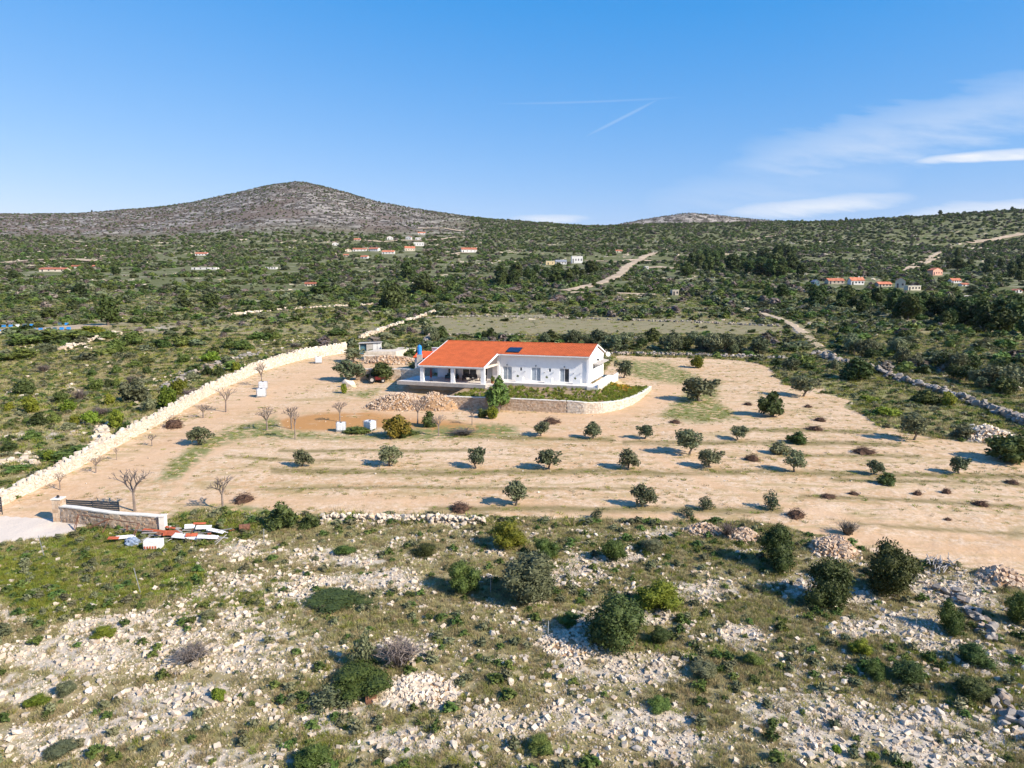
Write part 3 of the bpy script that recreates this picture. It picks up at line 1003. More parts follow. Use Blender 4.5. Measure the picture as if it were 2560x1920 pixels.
def scatter(name, P, SC, RZ, ID, coll, label, cat):
    """one object of kind stuff whose many pieces are instanced on its points"""
    me = bpy.data.meshes.new(name)
    n = len(P)
    me.vertices.add(n)
    me.vertices.foreach_set('co', np.asarray(P, np.float32).ravel())
    a = me.attributes.new('scl', 'FLOAT_VECTOR', 'POINT'); a.data.foreach_set('vector', np.asarray(SC, np.float32).ravel())
    rot = np.zeros((n, 3), np.float32)
    RZ = np.asarray(RZ, np.float32)
    if RZ.ndim == 1:
        rot[:, 2] = RZ
    else:
        rot = RZ
    a = me.attributes.new('rot', 'FLOAT_VECTOR', 'POINT'); a.data.foreach_set('vector', rot.ravel())
    a = me.attributes.new('vid', 'INT', 'POINT'); a.data.foreach_set('value', np.asarray(ID, np.int32))
    o = bpy.data.objects.new(name, me)
    COL.objects.link(o)
    if coll.name not in _tree:
        t = bpy.data.node_groups.new('scatter_' + coll.name, 'GeometryNodeTree')
        t.interface.new_socket('Geometry', in_out='INPUT', socket_type='NodeSocketGeometry')
        t.interface.new_socket('Geometry', in_out='OUTPUT', socket_type='NodeSocketGeometry')
        gi, go = t.nodes.new('NodeGroupInput'), t.nodes.new('NodeGroupOutput')
        ip = t.nodes.new('GeometryNodeInstanceOnPoints')
        ci = t.nodes.new('GeometryNodeCollectionInfo')
        ci.inputs['Collection'].default_value = coll
        ci.inputs['Separate Children'].default_value = True
        ci.inputs['Reset Children'].default_value = True

        def na(nm, ty):
            q = t.nodes.new('GeometryNodeInputNamedAttribute'); q.data_type = ty
            q.inputs['Name'].default_value = nm
            return q.outputs['Attribute']
        e2r = t.nodes.new('FunctionNodeEulerToRotation')
        t.links.new(na('rot', 'FLOAT_VECTOR'), e2r.inputs[0])
        t.links.new(gi.outputs[0], ip.inputs['Points'])
        t.links.new(ci.outputs[0], ip.inputs['Instance'])
        ip.inputs['Pick Instance'].default_value = True
        t.links.new(na('vid', 'INT'), ip.inputs['Instance Index'])
        t.links.new(e2r.outputs[0], ip.inputs['Rotation'])
        t.links.new(na('scl', 'FLOAT_VECTOR'), ip.inputs['Scale'])
        t.links.new(ip.outputs[0], go.inputs[0])
        _tree[coll.name] = t
    md = o.modifiers.new('scatter', 'NODES')
    md.node_group = _tree[coll.name]
    tag(o, label, cat, kind='stuff')
    return o


LK = {'green': M_leaf, 'dark': M_dark, 'yg': M_yg, 'grey': M_grey, 'olive': M_olive}
BUSH = {k: [make_bush('bush_%s_%d' % (k, i), 40 + i * 7 + len(k), m, 1500, 0.085, 10 + i) for i in range(3)] for k, m in LK.items()}
BUSHFG = {k: [make_bush('fine_bush_%s_%d' % (k, i), 140 + i * 7 + len(k), m, 6500, 0.034, 15) for i in range(2)] for k, m in LK.items()}
BUSH['twig'] = [twig_bush('twig_bush_%d' % i, 90 + i, 150, M_twig) for i in range(2)]
BUSH['loose'] = [crown('loose_bush_%d' % i, 71 + i, bush_blobs(71 + i, 7), 650, 0.075, M_olive, 0.3, coremat=M_olive) for i in range(2)]


def spot(px, py, wpx, hpx):
    p = G(px, py)
    d = math.hypot(p[0], p[1])
    k = (p[1] * math.cos(PH) - (p[2] - CAMZ) * math.sin(PH)) / F
    return p, wpx * k, hpx * k


def bush(px, py, wpx, hpx, look, label, group=None, cat='bush', name='shrub'):
    p, w, h = spot(px, py, wpx, hpx)
    me = random.choice(BUSHFG[look] if look in BUSHFG and py > 1330 and w > .8 else BUSH[look])
    o = link(name, me, None, (p[0], p[1], p[2] - 0.04 * h), (0, 0, random.random() * 6.28), (w * 1.05, w * 1.05, h * 1.06))
    tag(o, label, cat, group)
    return o


# trees with trunk and crown
def limbs(seed, forks, z0, spread, r0):
    """trunk that leaves the ground and forks: unit height"""
    g = random.Random(seed)
    mb = MB()
    x = y = 0.0
    top = (g.uniform(-.05, .05), g.uniform(-.05, .05), z0)
    mb.tube((0, 0, -0.05), (top[0] * .4, top[1] * .4, z0 * .5), r0 * 1.35, r0, 8)
    mb.tube((top[0] * .4, top[1] * .4, z0 * .5), top, r0, r0 * .85, 8)
    for i in range(forks):
        a = 6.283 * i / forks + g.uniform(-.4, .4)
        e = (top[0] + math.cos(a) * spread * g.uniform(.6, 1), top[1] + math.sin(a) * spread * g.uniform(.6, 1), z0 + (0.8 - z0) * g.uniform(.55, .9))
        m = tuple((top[k] * .5 + e[k] * .5) + (0.05 if k == 2 else 0) for k in range(3))
        mb.tube(top, m, r0 * .6, r0 * .42, 6)
        mb.tube(m, e, r0 * .42, r0 * .15, 5)
        b = (e[0] + g.uniform(-.15, .15), e[1] + g.uniform(-.15, .15), e[2] + .08)
        mb.tube(m, b, r0 * .3, r0 * .1, 5)
    return mb


OLIVE = []
for i in range(4):
    g = random.Random(300 + i)
    bl = [(g.uniform(-.06, .06), g.uniform(-.06, .06), 0.55, 0.30)]
    for k in range(13):
        a = g.random() * 6.283; r = g.uniform(.14, .34)
        bl.append((r * math.cos(a), r * math.sin(a), g.uniform(.26, .8), g.uniform(.11, .19)))
    bl.append((0.05, 0, .82, .17))
    OLIVE.append((limbs(300 + i, 4, 0.18, 0.3, 0.035).mesh('olive_trunk', M_bark), crown('olive_crown_%d' % i, 310 + i, bl, 1150, 0.075, M_olive if i else M_dark, 0.42, coremat=M_olive)))
PINE = []
for i in range(4):
    g = random.Random(400 + i)
    bl = []
    for k in range(16):
        z = g.uniform(.2, .86); r = g.uniform(.05, .36) * (1.05 - z * .75)
        a = g.random() * 6.283
        bl.append((r * math.cos(a), r * math.sin(a), z, g.uniform(.12, .22) * (1.15 - z * .5)))
    bl += [(0, 0, .45, .26), (0, 0, .68, .2), (0.02, 0, .86, .12)]
    PINE.append((limbs(400 + i, 4, 0.3, 0.25, 0.03).mesh('pine_trunk', M_bark), crown('pine_crown_%d' % i, 410 + i, bl, 1300, 0.085, M_pine, 0.72, coremat=M_pine)))
DARKT = [(limbs(500 + i, 4, 0.24, 0.26, 0.05).mesh('tree_trunk', M_bark), crown('dark_crown_%d' % i, 510 + i, [(x, y, z + .08, r) for x, y, z, r in bush_blobs(510 + i, 9)], 1700, 0.08, M_dark, 0.68, coremat=M_dark)) for i in range(2)]
MIMOSA = (limbs(600, 4, 0.15, 0.25, 0.03).mesh('mimosa_trunk', M_bark), crown('mimosa_crown', 601, bush_blobs(601, 10), 1500, 0.075, M_mimosa, 0.5, coremat=M_leaf))
YOUNGPINE = (limbs(610, 5, 0.22, 0.22, 0.02).mesh('conifer_trunk', M_barkpale), crown('conifer_crown', 611, [(0, 0, .8, .13), (-.1, .05, .62, .17), (.16, 0, .55, .2), (-.2, 0, .42, .15), (.28, .05, .38, .17), (.05, -.1, .36, .16), (.3, 0, .22, .14), (-.28, 0, .3, .12), (0, .2, .45, .18), (.1, .05, .95, .06)], 1700, 0.07, M_leaf, 0.5, coremat=M_leaf))


def tree(kind, px, py, wpx, hpx, label, group=None, name='olive_tree', cat='tree', wmul=1.0):
    p, w, h = spot(px, py, wpx, hpx)
    src = random.choice(kind) if isinstance(kind, list) else kind
    o = empty(name, p, random.random() * 6.28, label, cat, group)
    wm = random.uniform(.85, 1.15)
    for nm, me in zip(('trunk', 'crown'), src):
        link(nm, me, o, (0, 0, 0), (0, 0, 0), (w * 1.2 * wm, w * 1.2 / wm, h * 1.06))
    return o


def bare_tree(seed, twigs=True):
    g = random.Random(seed)
    tr, cr = MB(), MB()

    def grow(p, d, L, r, lev):
        q = p + d * L
        (tr if lev < 2 else cr).tube(p, q, r, r * .7, 5 if lev < 2 else 3, cap=False)
        if lev >= 4:
            return
        n = 4 if lev == 0 else 3
        for i in range(n):
            a = 6.283 * i / n + g.uniform(-.5, .5)
            u = d.orthogonal().normalized(); w = d.cross(u)
            k = g.uniform(.35, .8) if lev else g.uniform(.35, .6)
            nd = (d + (u * math.cos(a) + w * math.sin(a)) * k + Vector((0, 0, .12))).normalized()
            grow(q if lev == 0 or i else p + d * L * .7, nd, L * g.uniform(.55, .8) * (.75 if lev == 0 else 1), r * .66, lev + 1)
    grow(Vector((0, 0, -.03)), Vector((g.uniform(-.04, .04), g.uniform(-.04, .04), 1)).normalized(), .40, .024, 0)
    return tr.mesh('bare_trunk', M_barkpale), cr.mesh('bare_crown', M_barkpale)


BARE = [bare_tree(700 + i) for i in range(3)]


# ------------------------------------------------------------------ the villa
HE, RISE, RR_, RP, L1, L2, REC, RB = 4.26, 1.55, 5.86, 6.19, 15.66, 11.54, 0.5, 6.6
SL = RISE / RR_
LT = L1 + L2


def wall_open(mb, x0, x1, z0, z1, y0, y1, ops):
    """front wall between x0..x1 with rectangular openings (xa,xb,za,zb), butted pieces"""
    ops = sorted(ops)
    x = x0
    for (xa, xb, za, zb) in ops:
        if xa > x:
            mb.box(x, xa, y0, y1, z0, z1)
        if za > z0:
            mb.box(xa, xb, y0, y1, z0, za)
        if zb < z1:
            mb.box(xa, xb, y0, y1, zb, z1)
        x = xb
    if x < x1:
        mb.box(x, x1, y0, y1, z0, z1)


def sliding_door(parent, x0, x1, z0, z1, y, label=None, glass=(M_glass, M_glass), name='sliding_door'):
    """frame with two panes in the plane y (glass set back)"""
    mb = MB(); fw = 0.07
    mb.box(x0, x1, y, y + .1, z1 - fw, z1); mb.box(x0, x1, y, y + .1, z0, z0 + fw)
    xm = (x0 + x1) / 2
    for a in (x0, xm - fw / 2, x1 - fw):
        mb.box(a, a + fw, y + .002, y + .098, z0 + fw, z1 - fw)
    f = mb.build(name, M_frame, parent)
    for k, (a, b) in enumerate(((x0 + fw, xm - fw / 2), (xm + fw / 2, x1 - fw))):
        m2 = MB(); m2.box(a, b, y + .045, y + .06, z0 + fw, z1 - fw)
        m2.build('pane', glass[k], f)
    if label:
        f['label'] = label
    return f


def roof_sheet(x0, x1, y0, z0, y1, z1, th=0.10, pitch=0.27, amp=0.035):
    """corrugated tiled slope from the eave (y0,z0) up to (y1,z1), waves along x, courses along the slope"""
    mb = MB()
    nx = int(round((x1 - x0) / pitch)) * 4
    L = math.hypot(y1 - y0, z1 - z0)
    ny = max(2, int(L / 0.42))
    xs = np.linspace(x0, x1, nx + 1)
    rows = []
    for j in range(ny):
        for e in (0, 1):
            t = (j + e) / ny
            dz = 0.035 * (1 - e)
            for x in xs:
                w = amp * math.cos((x - x0) / pitch * 6.28318)
                mb.v.append((x, y0 + (y1 - y0) * t, z0 + (z1 - z0) * t + w + dz + th))
            rows.append(len(mb.v) - (nx + 1))
    for a, b in zip(rows[:-1], rows[1:]):
        for i in range(nx):
            mb.f.append((a + i, a + i + 1, b + i + 1, b + i)); mb.m.append(0)
    # underside slab
    mb.hexa([(x0, y0, z0), (x1, y0, z0), (x1, y1, z1), (x0, y1, z1), (x0, y0, z0 + th * .8), (x1, y0, z0 + th * .8), (x1, y1, z1 + th * .8), (x0, y1, z1 + th * .8)], 0)
    return mb


def build_villa():
    v = empty('villa', HO, -TH, 'long white single storey villa with orange tiled roof and columned porch', 'house')
    zp = HE - SL * RP                      # porch eave
    xL = -LT + 0.35
    yw = REC                               # plane of the front wall
    yb = RR_ + RB - 0.45
    dz = [(-14.0, 1.6), (-8.99, 1.6), (-4.14, 1.6)]
    wins = [(-11.62, 0.38), (-6.62, 0.38)]
    pd = [(-24.0, 1.8), (-20.9, 2.6), (-17.6, 1.9)]
    ops = [(c - w / 2, c + w / 2, 0.03, 2.27) for c, w in dz + pd] + [(c - w / 2, c + w / 2, 1.62, 2.2) for c, w in wins]
    ztop = HE + SL * yw - 0.16
    mb = MB(); wall_open(mb, xL, -0.05, 0.0, ztop, yw, yw + .24, ops)
    mb.build('front_wall', M_white, v)
    # body behind the front wall: gables, back
    g0 = yw + .24
    zb = HE + RISE - SL * (yb - RR_) - .14
    prof = [(g0, 0), (yb, 0), (yb, zb), (RR_, HE + RISE - .14), (g0, HE + SL * g0 - .16)]
    mb = MB(); mb.prism(prof, xL - .003, -.047)
    mb.build('gable_and_back_wall', M_white, v)
    # corner pilaster and plinth strip
    mb = MB(); mb.box(-.42, -.02, yw - .16, yw - .003, 0, ztop - .02)
    mb.build('corner_pilaster', M_white, v)
    mb = MB(); mb.box(-L1 - .1, -L1 + .28, yw - .30, yw - .003, 0, ztop - .02)
    mb.build('corner_pilaster', M_white, v)
    for k, (c, w) in enumerate(dz):
        sliding_door(v, c - w / 2, c + w / 2, 0.03, 2.27, yw + .1, glass=((M_glass, M_darkglass) if k == 2 else (M_glass, M_glass)))
    for k, (c, w) in enumerate(pd):
        sliding_door(v, c - w / 2, c + w / 2, 0.03, 2.27, yw + .1, glass=(M_darkglass, M_glass) if k != 1 else (M_darkglass, M_darkglass), name='porch_door')
    for c, w in wins:
        m = MB()
        for a, b, e, f in ((c - w / 2, c + w / 2, 1.62, 1.67), (c - w / 2, c + w / 2, 2.15, 2.2), (c - w / 2, c - w / 2 + .05, 1.67, 2.15), (c + w / 2 - .05, c + w / 2, 1.67, 2.15)):
            m.box(a, b, yw + .1, yw + .16, e, f)
        wn = m.build('small_window', M_frame, v)
        m = MB(); m.box(c - w / 2 + .05, c + w / 2 - .05, yw + .12, yw + .135, 1.67, 2.15); m.build('pane', M_darkglass, wn)
    # wall lamps
    for c in (-14.04, -8.99, -4.14):
        m = MB(); m.box(c - .09, c + .09, yw - .14, yw - .002, 2.5, 2.62); m.tube((c, yw - .12, 2.44), (c, yw - .12, 2.5), .05, .07, 8); m.build('door_lamp', M_black, v)
    for c in (-12.6, -10.9, -7.5, -6.0, -2.6, -1.5):
        m = MB(); m.box(c - .10, c + .10, yw - .12, yw - .002, 1.48, 1.58); m.box(c - .03, c + .03, yw - .2, yw - .12, 1.5, 1.56); m.build('wall_light', M_galv, v)
    # roof
    front = MB()
    a = roof_sheet(-L1 + .003, 0.12, 0.0, HE, RR_, HE + RISE)
    r1 = a.build('roof_slope', M_roof, v)
    r2 = roof_sheet(-LT, -L1, -RP, zp, RR_, HE + RISE).build('roof_slope', M_roof, v)
    r3 = roof_sheet(-LT, 0.12, RR_ + RB, HE + RISE - SL * RB, RR_, HE + RISE).build('roof_slope', M_roof, v)
    m = MB()
    for i in range(int(LT / .4) + 1):
        x = -LT + i * .4
        m.prism([(RR_ - .16, HE + RISE + .06), (RR_ + .16, HE + RISE + .06), (RR_ + .11, HE + RISE + .18), (RR_, HE + RISE + .22 + .01 * (i % 2)), (RR_ - .11, HE + RISE + .18)], x, min(x + .39, .12))
    m.build('ridge_cap', M_roof, v)

    def bar(name, p, q, w, h, mat=M_trim, off=0):
        """white board from p to q (local), thickness w along x or y"""
        m = MB()
        (x0, y0, z0), (x1, y1, z1) = p, q
        if abs(x1 - x0) > abs(y1 - y0):
            m.hexa([(x0, y0 - w, z0 - h), (x1, y1 - w, z1 - h), (x1, y1, z1 - h), (x0, y0, z0 - h), (x0, y0 - w, z0), (x1, y1 - w, z1), (x1, y1, z1), (x0, y0, z0)])
        else:
            m.hexa([(x0, y0, z0 - h), (x0 + w, y0, z0 - h), (x0 + w, y1, z1 - h), (x0, y1, z1 - h), (x0, y0, z0), (x0 + w, y0, z0), (x0 + w, y1, z1), (x0, y1, z1)])
        return m.build(name, mat, v)
    bar('gutter', (-L1 + .17, -.003, HE + .09), (.14, -.003, HE + .09), .13, .17)
    bar('gutter', (-LT - .02, -RP - .003, zp + .09), (-L1 + .14, -RP - .003, zp + .09), .13, .17)
    bar('bargeboard', (-LT - .15, -RP, zp + .16), (-LT - .15, RR_, HE + RISE + .16), .147, .24)
    bar('bargeboard', (-L1 + .006, -RP, zp + .17), (-L1 + .006, -.02, HE + .17), .16, .26)
    bar('bargeboard', (.125, -.1, HE + .12), (.125, RR_, HE + RISE + .15), .1, .22)
    bar('bargeboard', (.125, RR_ + RB, HE + RISE - SL * RB + .12), (.125, RR_ + .002, HE + RISE + .15), .1, .22)
    # porch
    zc = zp - .02
    for x in (-26.68, -21.19, -15.95):
        m = MB(); m.box(x - .3, x + .3, -RP + .15, -RP + .72, 0, zc - .25)
        m.build('porch_column', M_white, v)
    m = MB(); m.box(-LT + .3, -L1 + .003, -RP + .2, -RP + .66, zc - .25, zc + .05); m.build('porch_beam', M_white, v)
    m = MB(); m.box(-L1 - .42, -L1 - .05, -RP + .67, yw - .31, 2.42, 2.72); m.build('porch_side_beam', M_cream, v)
    # terrace
    m = MB(); m.box(-30.9, -L1 + .5, -RP - .62, .45, -.55, 0); m.build('porch_slab', M_conc, v)
    m = MB(); m.box(-30.7, -L1 + .4, -RP - .5, yw - .01, .002, .035); m.build('porch_floor', M_tilefloor, v)
    m = MB(); m.box(-L1 + .503, .55, -3.1, .45, -.55, -.002); m.build('terrace_slab', M_conc, v)
    m = MB(); m.box(-L1 + .45, .5, -3.0, yw - .01, .002, .03); m.build('terrace_floor', M_coping, v)
    m = MB(); m.box(.555, 2.4, -3.6, 13.2, -.9, -.03); m.build('side_terrace', M_coping, v)
    m = MB(); m.box(2.2, 2.41, -3.61, 13.21, -.028, .45); m.build('terrace_parapet', M_coping, v)
    m = MB(); m.box(-29.8, -L1 + .2, -4.4, -3.9, -2.2, -.552); m.build('foundation_wall', M_conc, v)
    m = MB()
    for k in range(3):
        m.box(-L1 + .51, -L1 + 2.0, -RP - .3 + .45 * k, -RP + .15 + .45 * k + .8, -.9 + .28 * k, -.62 + .28 * k)
    m.build('terrace_steps', M_tilefloor, v)
    # gable door, tall window, canopy, dish
    m = MB(); m.box(-.045, .02, 3.1, 3.2, 0.03, 2.3); m.box(-.045, .02, 4.9, 5.0, 0.03, 2.3); m.box(-.045, .02, 3.2, 4.9, 2.2, 2.3)
    gd = m.build('gable_door', M_galv, v)
    m = MB(); m.box(-.045, -.01, 3.2, 4.9, .03, 2.2); m.build('door_leaf', M_frame, gd)
    m = MB(); m.box(-.045, .02, 8.2, 8.3, .03, 2.9); m.box(-.045, .02, 10, 10.1, .03, 2.9); m.box(-.045, .02, 8.3, 10, 2.8, 2.9)
    gd = m.build('gable_window', M_galv, v)
    m = MB(); m.box(-.045, -.015, 8.3, 10, .03, 2.8); m.build('pane', M_frame, gd)
    m = MB(); m.hexa([(.004, 3.0, 2.85), (1.0, 3.0, 2.72), (1.0, 11.6, 2.72), (.004, 11.6, 2.85), (.004, 3.0, 3.0), (1.0, 3.0, 2.84), (1.0, 11.6, 2.84), (.004, 11.6, 3.0)])
    m.build('side_canopy', M_wood, v)
    m = MB(); m.box(.003, .3, 6.3, 6.5, 3.15, 3.45); m.build('outdoor_lamp', M_black, v)
    m = MB()
    m.lathe([(0.0, 0.0), (.16, .02), (.3, .07), (.42, .15), (.40, .16), (.28, .09), (.0, .03)], 16)
    dish = m.build('satellite_dish', M_trim, v, (.75, 11.9, 3.75))
    dish.rotation_euler = (R(70), 0, R(25))
    m = MB(); m.tube((0, 0, 0), (0, 0, .42), .02, .015, 6); m.build('feed_arm', M_galv, dish)
    m = MB(); m.tube((0, 0, -.02), (-.3, .3, -.6), .03, .03, 6); m.build('bracket', M_galv, dish)
    # solar collector on the roof
    ang = math.atan(SL)
    x0, x1 = -14.35, -12.05
    m = MB(); m.box(x0, x1, 0, 2.25, .0, .09)
    sp = m.build('solar_panel', M_black, v, (0, .75, HE + SL * .75 + .20)); sp.rotation_euler = (ang, 0, 0)
    for i in range(2):
        for j in range(3):
            m = MB(); m.box(x0 + .06 + i * 1.11, x0 + 1.11 + i * 1.11, .06 + j * .72, .72 + j * .72, .092, .1); m.build('cell_panel', M_solar, sp)
    return v


VILLA = build_villa()


def villa_thing(name, a, b, label, cat, group=None, z=0.037, rz=0.0):
    return empty(name, house_w(a, b, z), -TH + rz, label, cat, group)


SMALLBUSH = make_bush('pot_plant_leaves', 801, M_leaf, 220, 0.16, 6, 0.4)
for k, (a, lb) in enumerate(((-11.3, 'white box planter between the first and second glass doors'), (-6.35, 'white box planter between the second and third glass doors'), (-1.6, 'white box planter by the right corner of the white wing'))):
    o = villa_thing('box_planter', a, -1.1, lb, 'planter', z=.032)
    m = MB(); t_ = .05
    m.box(-.62, .62, -.35, -.35 + t_, 0, .78); m.box(-.62, .62, .35 - t_, .35, 0, .78); m.box(-.62, -.62 + t_, -.3, .3, 0, .78); m.box(.62 - t_, .62, -.3, .3, 0, .78); m.box(-.57, .57, -.3, .3, .0, .7)
    m.build('planter_box', M_trim, o)
    link('plant', SMALLBUSH, o, (-.35, 0, .7), (0, 0, k), (.55, .45, .5))


def table(o, L, Wd, H, mat):
    m = MB(); m.box(-L / 2, L / 2, -Wd / 2, Wd / 2, H - .05, H); m.build('tabletop', mat, o)
    for sx in (-1, 1):
        for sy in (-1, 1):
            m = MB(); m.box(sx * (L / 2 - .1) - .04, sx * (L / 2 - .1) + .04, sy * (Wd / 2 - .1) - .04, sy * (Wd / 2 - .1) + .04, 0, H - .052); m.build('leg', mat, o)


def chair(o, mat):
    m = MB(); m.box(-.24, .24, -.24, .24, .42, .48); m.build('seat', mat, o)
    m = MB(); m.hexa([(-.24, .2, .482), (.24, .2, .482), (.24, .25, .482), (-.24, .25, .482), (-.23, .28, .95), (.23, .28, .95), (.23, .32, .95), (-.23, .32, .95)]); m.build('backrest', mat, o)
    for sx in (-1, 1):
        for sy in (-1, 1):
            m = MB(); m.tube((sx * .2, sy * .2, .42), (sx * .22, sy * .22, 0), .022, .018, 6); m.build('leg', mat, o)


table(villa_thing('dining_table', -19.6, -2.4, 'dark dining table in the shade behind the middle porch column', 'table'), 2.4, 1.0, .76, M_black)
for k, (a, b, rz, lb) in enumerate(((-20.3, -1.55, 0, 'black chair behind the dining table, nearer the left'), (-19.0, -1.55, 0, 'black chair behind the dining table, nearer the right'),
                                    (-20.3, -3.25, math.pi, 'black chair in front of the dining table, nearer the left'), (-19.0, -3.25, math.pi, 'black chair in front of the dining table, nearer the right'))):
    chair(villa_thing('dining_chair', a, b, lb, 'chair', None, rz=rz), M_black)
for k, (a, lb) in enumerate(((-17.3, 'cushioned armchair in the sun beside the right porch column'), (-15.2, 'cushioned armchair outside the porch by the white wing'))):
    o = villa_thing('armchair', a, -2.3, lb, 'armchair')
    m = MB(); m.box(-.4, .4, -.4, .4, .12, .42); m.build('seat_cushion', M_fabric, o)
    m = MB(); m.hexa([(-.4, .25, .422), (.4, .25, .422), (.4, .42, .422), (-.4, .42, .422), (-.38, .34, .9), (.38, .34, .9), (.38, .46, .9), (-.38, .46, .9)]); m.build('backrest', M_fabric, o)
    for s in (-1, 1):
        m = MB(); m.box(s * .46 - .055, s * .46 + .055, -.4, .42, 0, .6); m.build('armrest', M_black, o)
o = villa_thing('closed_parasol', -25.3, -5.4, 'dark closed parasol standing beside the left porch column', 'parasol')
m = MB(); m.lathe([(.28, 0), (.28, .06), (.04, .1)], 12); m.build('base', M_black, o)
m = MB(); m.tube((0, 0, .1), (0, 0, 2.25), .025, .02, 8); m.build('pole', M_black, o)
m = MB(); m.lathe([(.10, .6), (.17, .75), (.16, 1.3), (.11, 1.9), (.03, 2.2)], 10); m.build('canopy', M_redmetal, o)
o = villa_thing('lounge_sofa', -23.4, -1.2, 'dark low sofa against the wall at the shaded left end of the porch', 'sofa')
m = MB(); m.box(-1.0, 1.0, -.4, .4, .1, .42); m.build('seat', M_plank, o)
m = MB(); m.box(-1.0, 1.0, .25, .42, .422, .85); m.build('backrest', M_plank, o)
for s in (-1, 1):
    m = MB(); m.box(s * 1.06 - .055, s * 1.06 + .055, -.4, .42, 0, .6); m.build('armrest', M_black, o)
o = villa_thing('potted_shrub', -15.0, -3.9, 'potted leafy shrub at the inner corner of the terrace', 'plant', z=-.3)
m = MB(); m.lathe([(.2, 0), (.3, .5), (.33, .5), (.33, .55), (.25, .55)], 12); m.build('pot', M_clay, o)
link('leaves', SMALLBUSH, o, (0, 0, .5), (0, 0, 0), (1.0, 1.0, 1.2))


# ------------------------------------------------------------------ stone walls and heaps
def path_points(path, step):
    P = [np.array(p, float) for p in path]
    out = []
    for i in range(len(P) - 1):
        n = max(1, int(np.hypot(*(P[i + 1] - P[i])[:2]) / step))
        for k in range(n):
            out.append(P[i] + (P[i + 1] - P[i]) * k / n)
    out.append(P[-1])
    return np.array(out)


def masonry(name, path, h0, h1, thick, stone, label, cat='wall', mat=M_wallstone, cap=None, rough=0.05, base=None, seed=1, ragged=0.0, follow=True):
    """path: ground points (x,y,z). A mortared core with every facing stone built and set proud of it"""
    g = random.Random(seed)
    pts = path_points(path, 1.2 if len(path) else 1)
    n = len(pts)
    d = np.gradient(pts[:, :2], axis=0); d /= np.linalg.norm(d, axis=1)[:, None]
    nrm = np.stack([-d[:, 1], d[:, 0]], 1)
    arc = np.concatenate([[0], np.cumsum(np.hypot(*np.diff(pts[:, :2], axis=0).T))])
    H = np.interp(arc, [0, arc[-1]], [h0, h1])
    zb = gz(pts[:, 0], pts[:, 1]) if follow else pts[:, 2]
    o = empty(name, (pts[0][0], pts[0][1], zb[0]), 0, label, cat)
    ox = np.array([pts[0][0], pts[0][1], zb[0]])
    core = MB()
    for i in range(n - 1):
        q = []
        for zz in (0, 1):
            for (k, s) in ((i, -1), (i + 1, -1), (i + 1, 1), (i, 1)):
                p = pts[k][:2] + nrm[k] * s * (thick / 2 - .03)
                q.append(np.array([p[0], p[1], zb[k] - .35 if zz == 0 else zb[k] + H[k] - .03]) - ox)
        core.hexa(q)
    core.build('wall_core', M_mortar if cap else mat, o)
    st = MB()
    for side in (-1, 1):
        s = 0.0
        nl = max(1, int(round(max(h0, h1) / (stone * .72))))
        for lev in range(nl):
            s = g.uniform(0, stone)
            while s < arc[-1] - stone * .5:
                L = stone * g.uniform(.65, 1.5)
                hh = np.interp(s + L / 2, arc, H)
                ch = hh / nl
                x, y = np.interp(s + L / 2, arc, pts[:, 0]), np.interp(s + L / 2, arc, pts[:, 1])
                z = np.interp(s + L / 2, arc, zb)
                dx, dy = np.interp(s, arc, d[:, 0]), np.interp(s, arc, d[:, 1])
                z0 = z + lev * ch - (.12 if lev == 0 else 0)
                z1 = z + (lev + 1) * ch - .02 + g.uniform(-.3, .6) * ragged * (lev == nl - 1)
                out = thick / 2 + g.uniform(-.01, rough)
                tint = g.random()
                L2_ = L / 2 - .012
                q = []
                for zz in (z0, z1):
                    for (u, w) in ((-L2_, thick / 2 - .12), (L2_, thick / 2 - .12), (L2_, out), (-L2_, out)):
                        ju, jz = g.uniform(-.03, .03) * stone * 3, g.uniform(-.03, .03) * stone * 3
                        q.append((x + dx * (u + ju) - dy * w * side - ox[0], y + dy * (u + ju) + dx * w * side - ox[1], zz + jz - ox[2]))
                if side < 0:
                    q = [q[3], q[2], q[1], q[0], q[7], q[6], q[5], q[4]]
                st.hexa(q, 0, tint)
                s += L
    so = st.build('facing_stones', mat, o)
    so['kind'] = 'stuff'
    if cap:
        cp = MB()
        for i in range(n - 1):
            q = []
            for zz in (-.025, .07):
                for (k, s) in ((i, -1), (i + 1, -1), (i + 1, 1), (i, 1)):
                    p = pts[k][:2] + nrm[k] * s * (thick / 2 + .05)
                    q.append(np.array([p[0], p[1], zb[k] + H[k] + zz]) - ox)
            cp.hexa(q)
        cp.build('coping', cap, o)
    return o


def gpath(L):
    return [tuple(G(x, y)) for x, y in L]


# the long pale boundary wall on the left
masonry('boundary_wall', gpath([(-120, 1322), (0, 1264), (130, 1202), (240, 1142), (390, 1062), (520, 988), (640, 932), (760, 897), (866, 882)]), 1.1, 2.15, .5, .32,
        'long pale limestone boundary wall running up the left side of the drive', mat=M_wallstone, rough=.10, ragged=.6, seed=3)
# the garden terrace wall in front of the villa
GW = gpath([(1112, 1019), (1180, 1022), (1240, 1024), (1330, 1028), (1415, 1032)])
GW2 = gpath([(1417, 1032), (1460, 1034), (1505, 1032), (1545, 1024), (1580, 1010), (1605, 993), (1625, 974)])
masonry('garden_wall', GW, 1.75, 1.75, .45, .26, 'straight stone garden wall with pale coping below the white wing', cap=M_coping, mat=M_rubble, seed=5)
masonry('garden_wall', GW2, 1.75, .55, .45, .26, 'curved sunlit stone garden wall at the right end of the flower bed', cap=M_coping, mat=M_wallstone, seed=6)


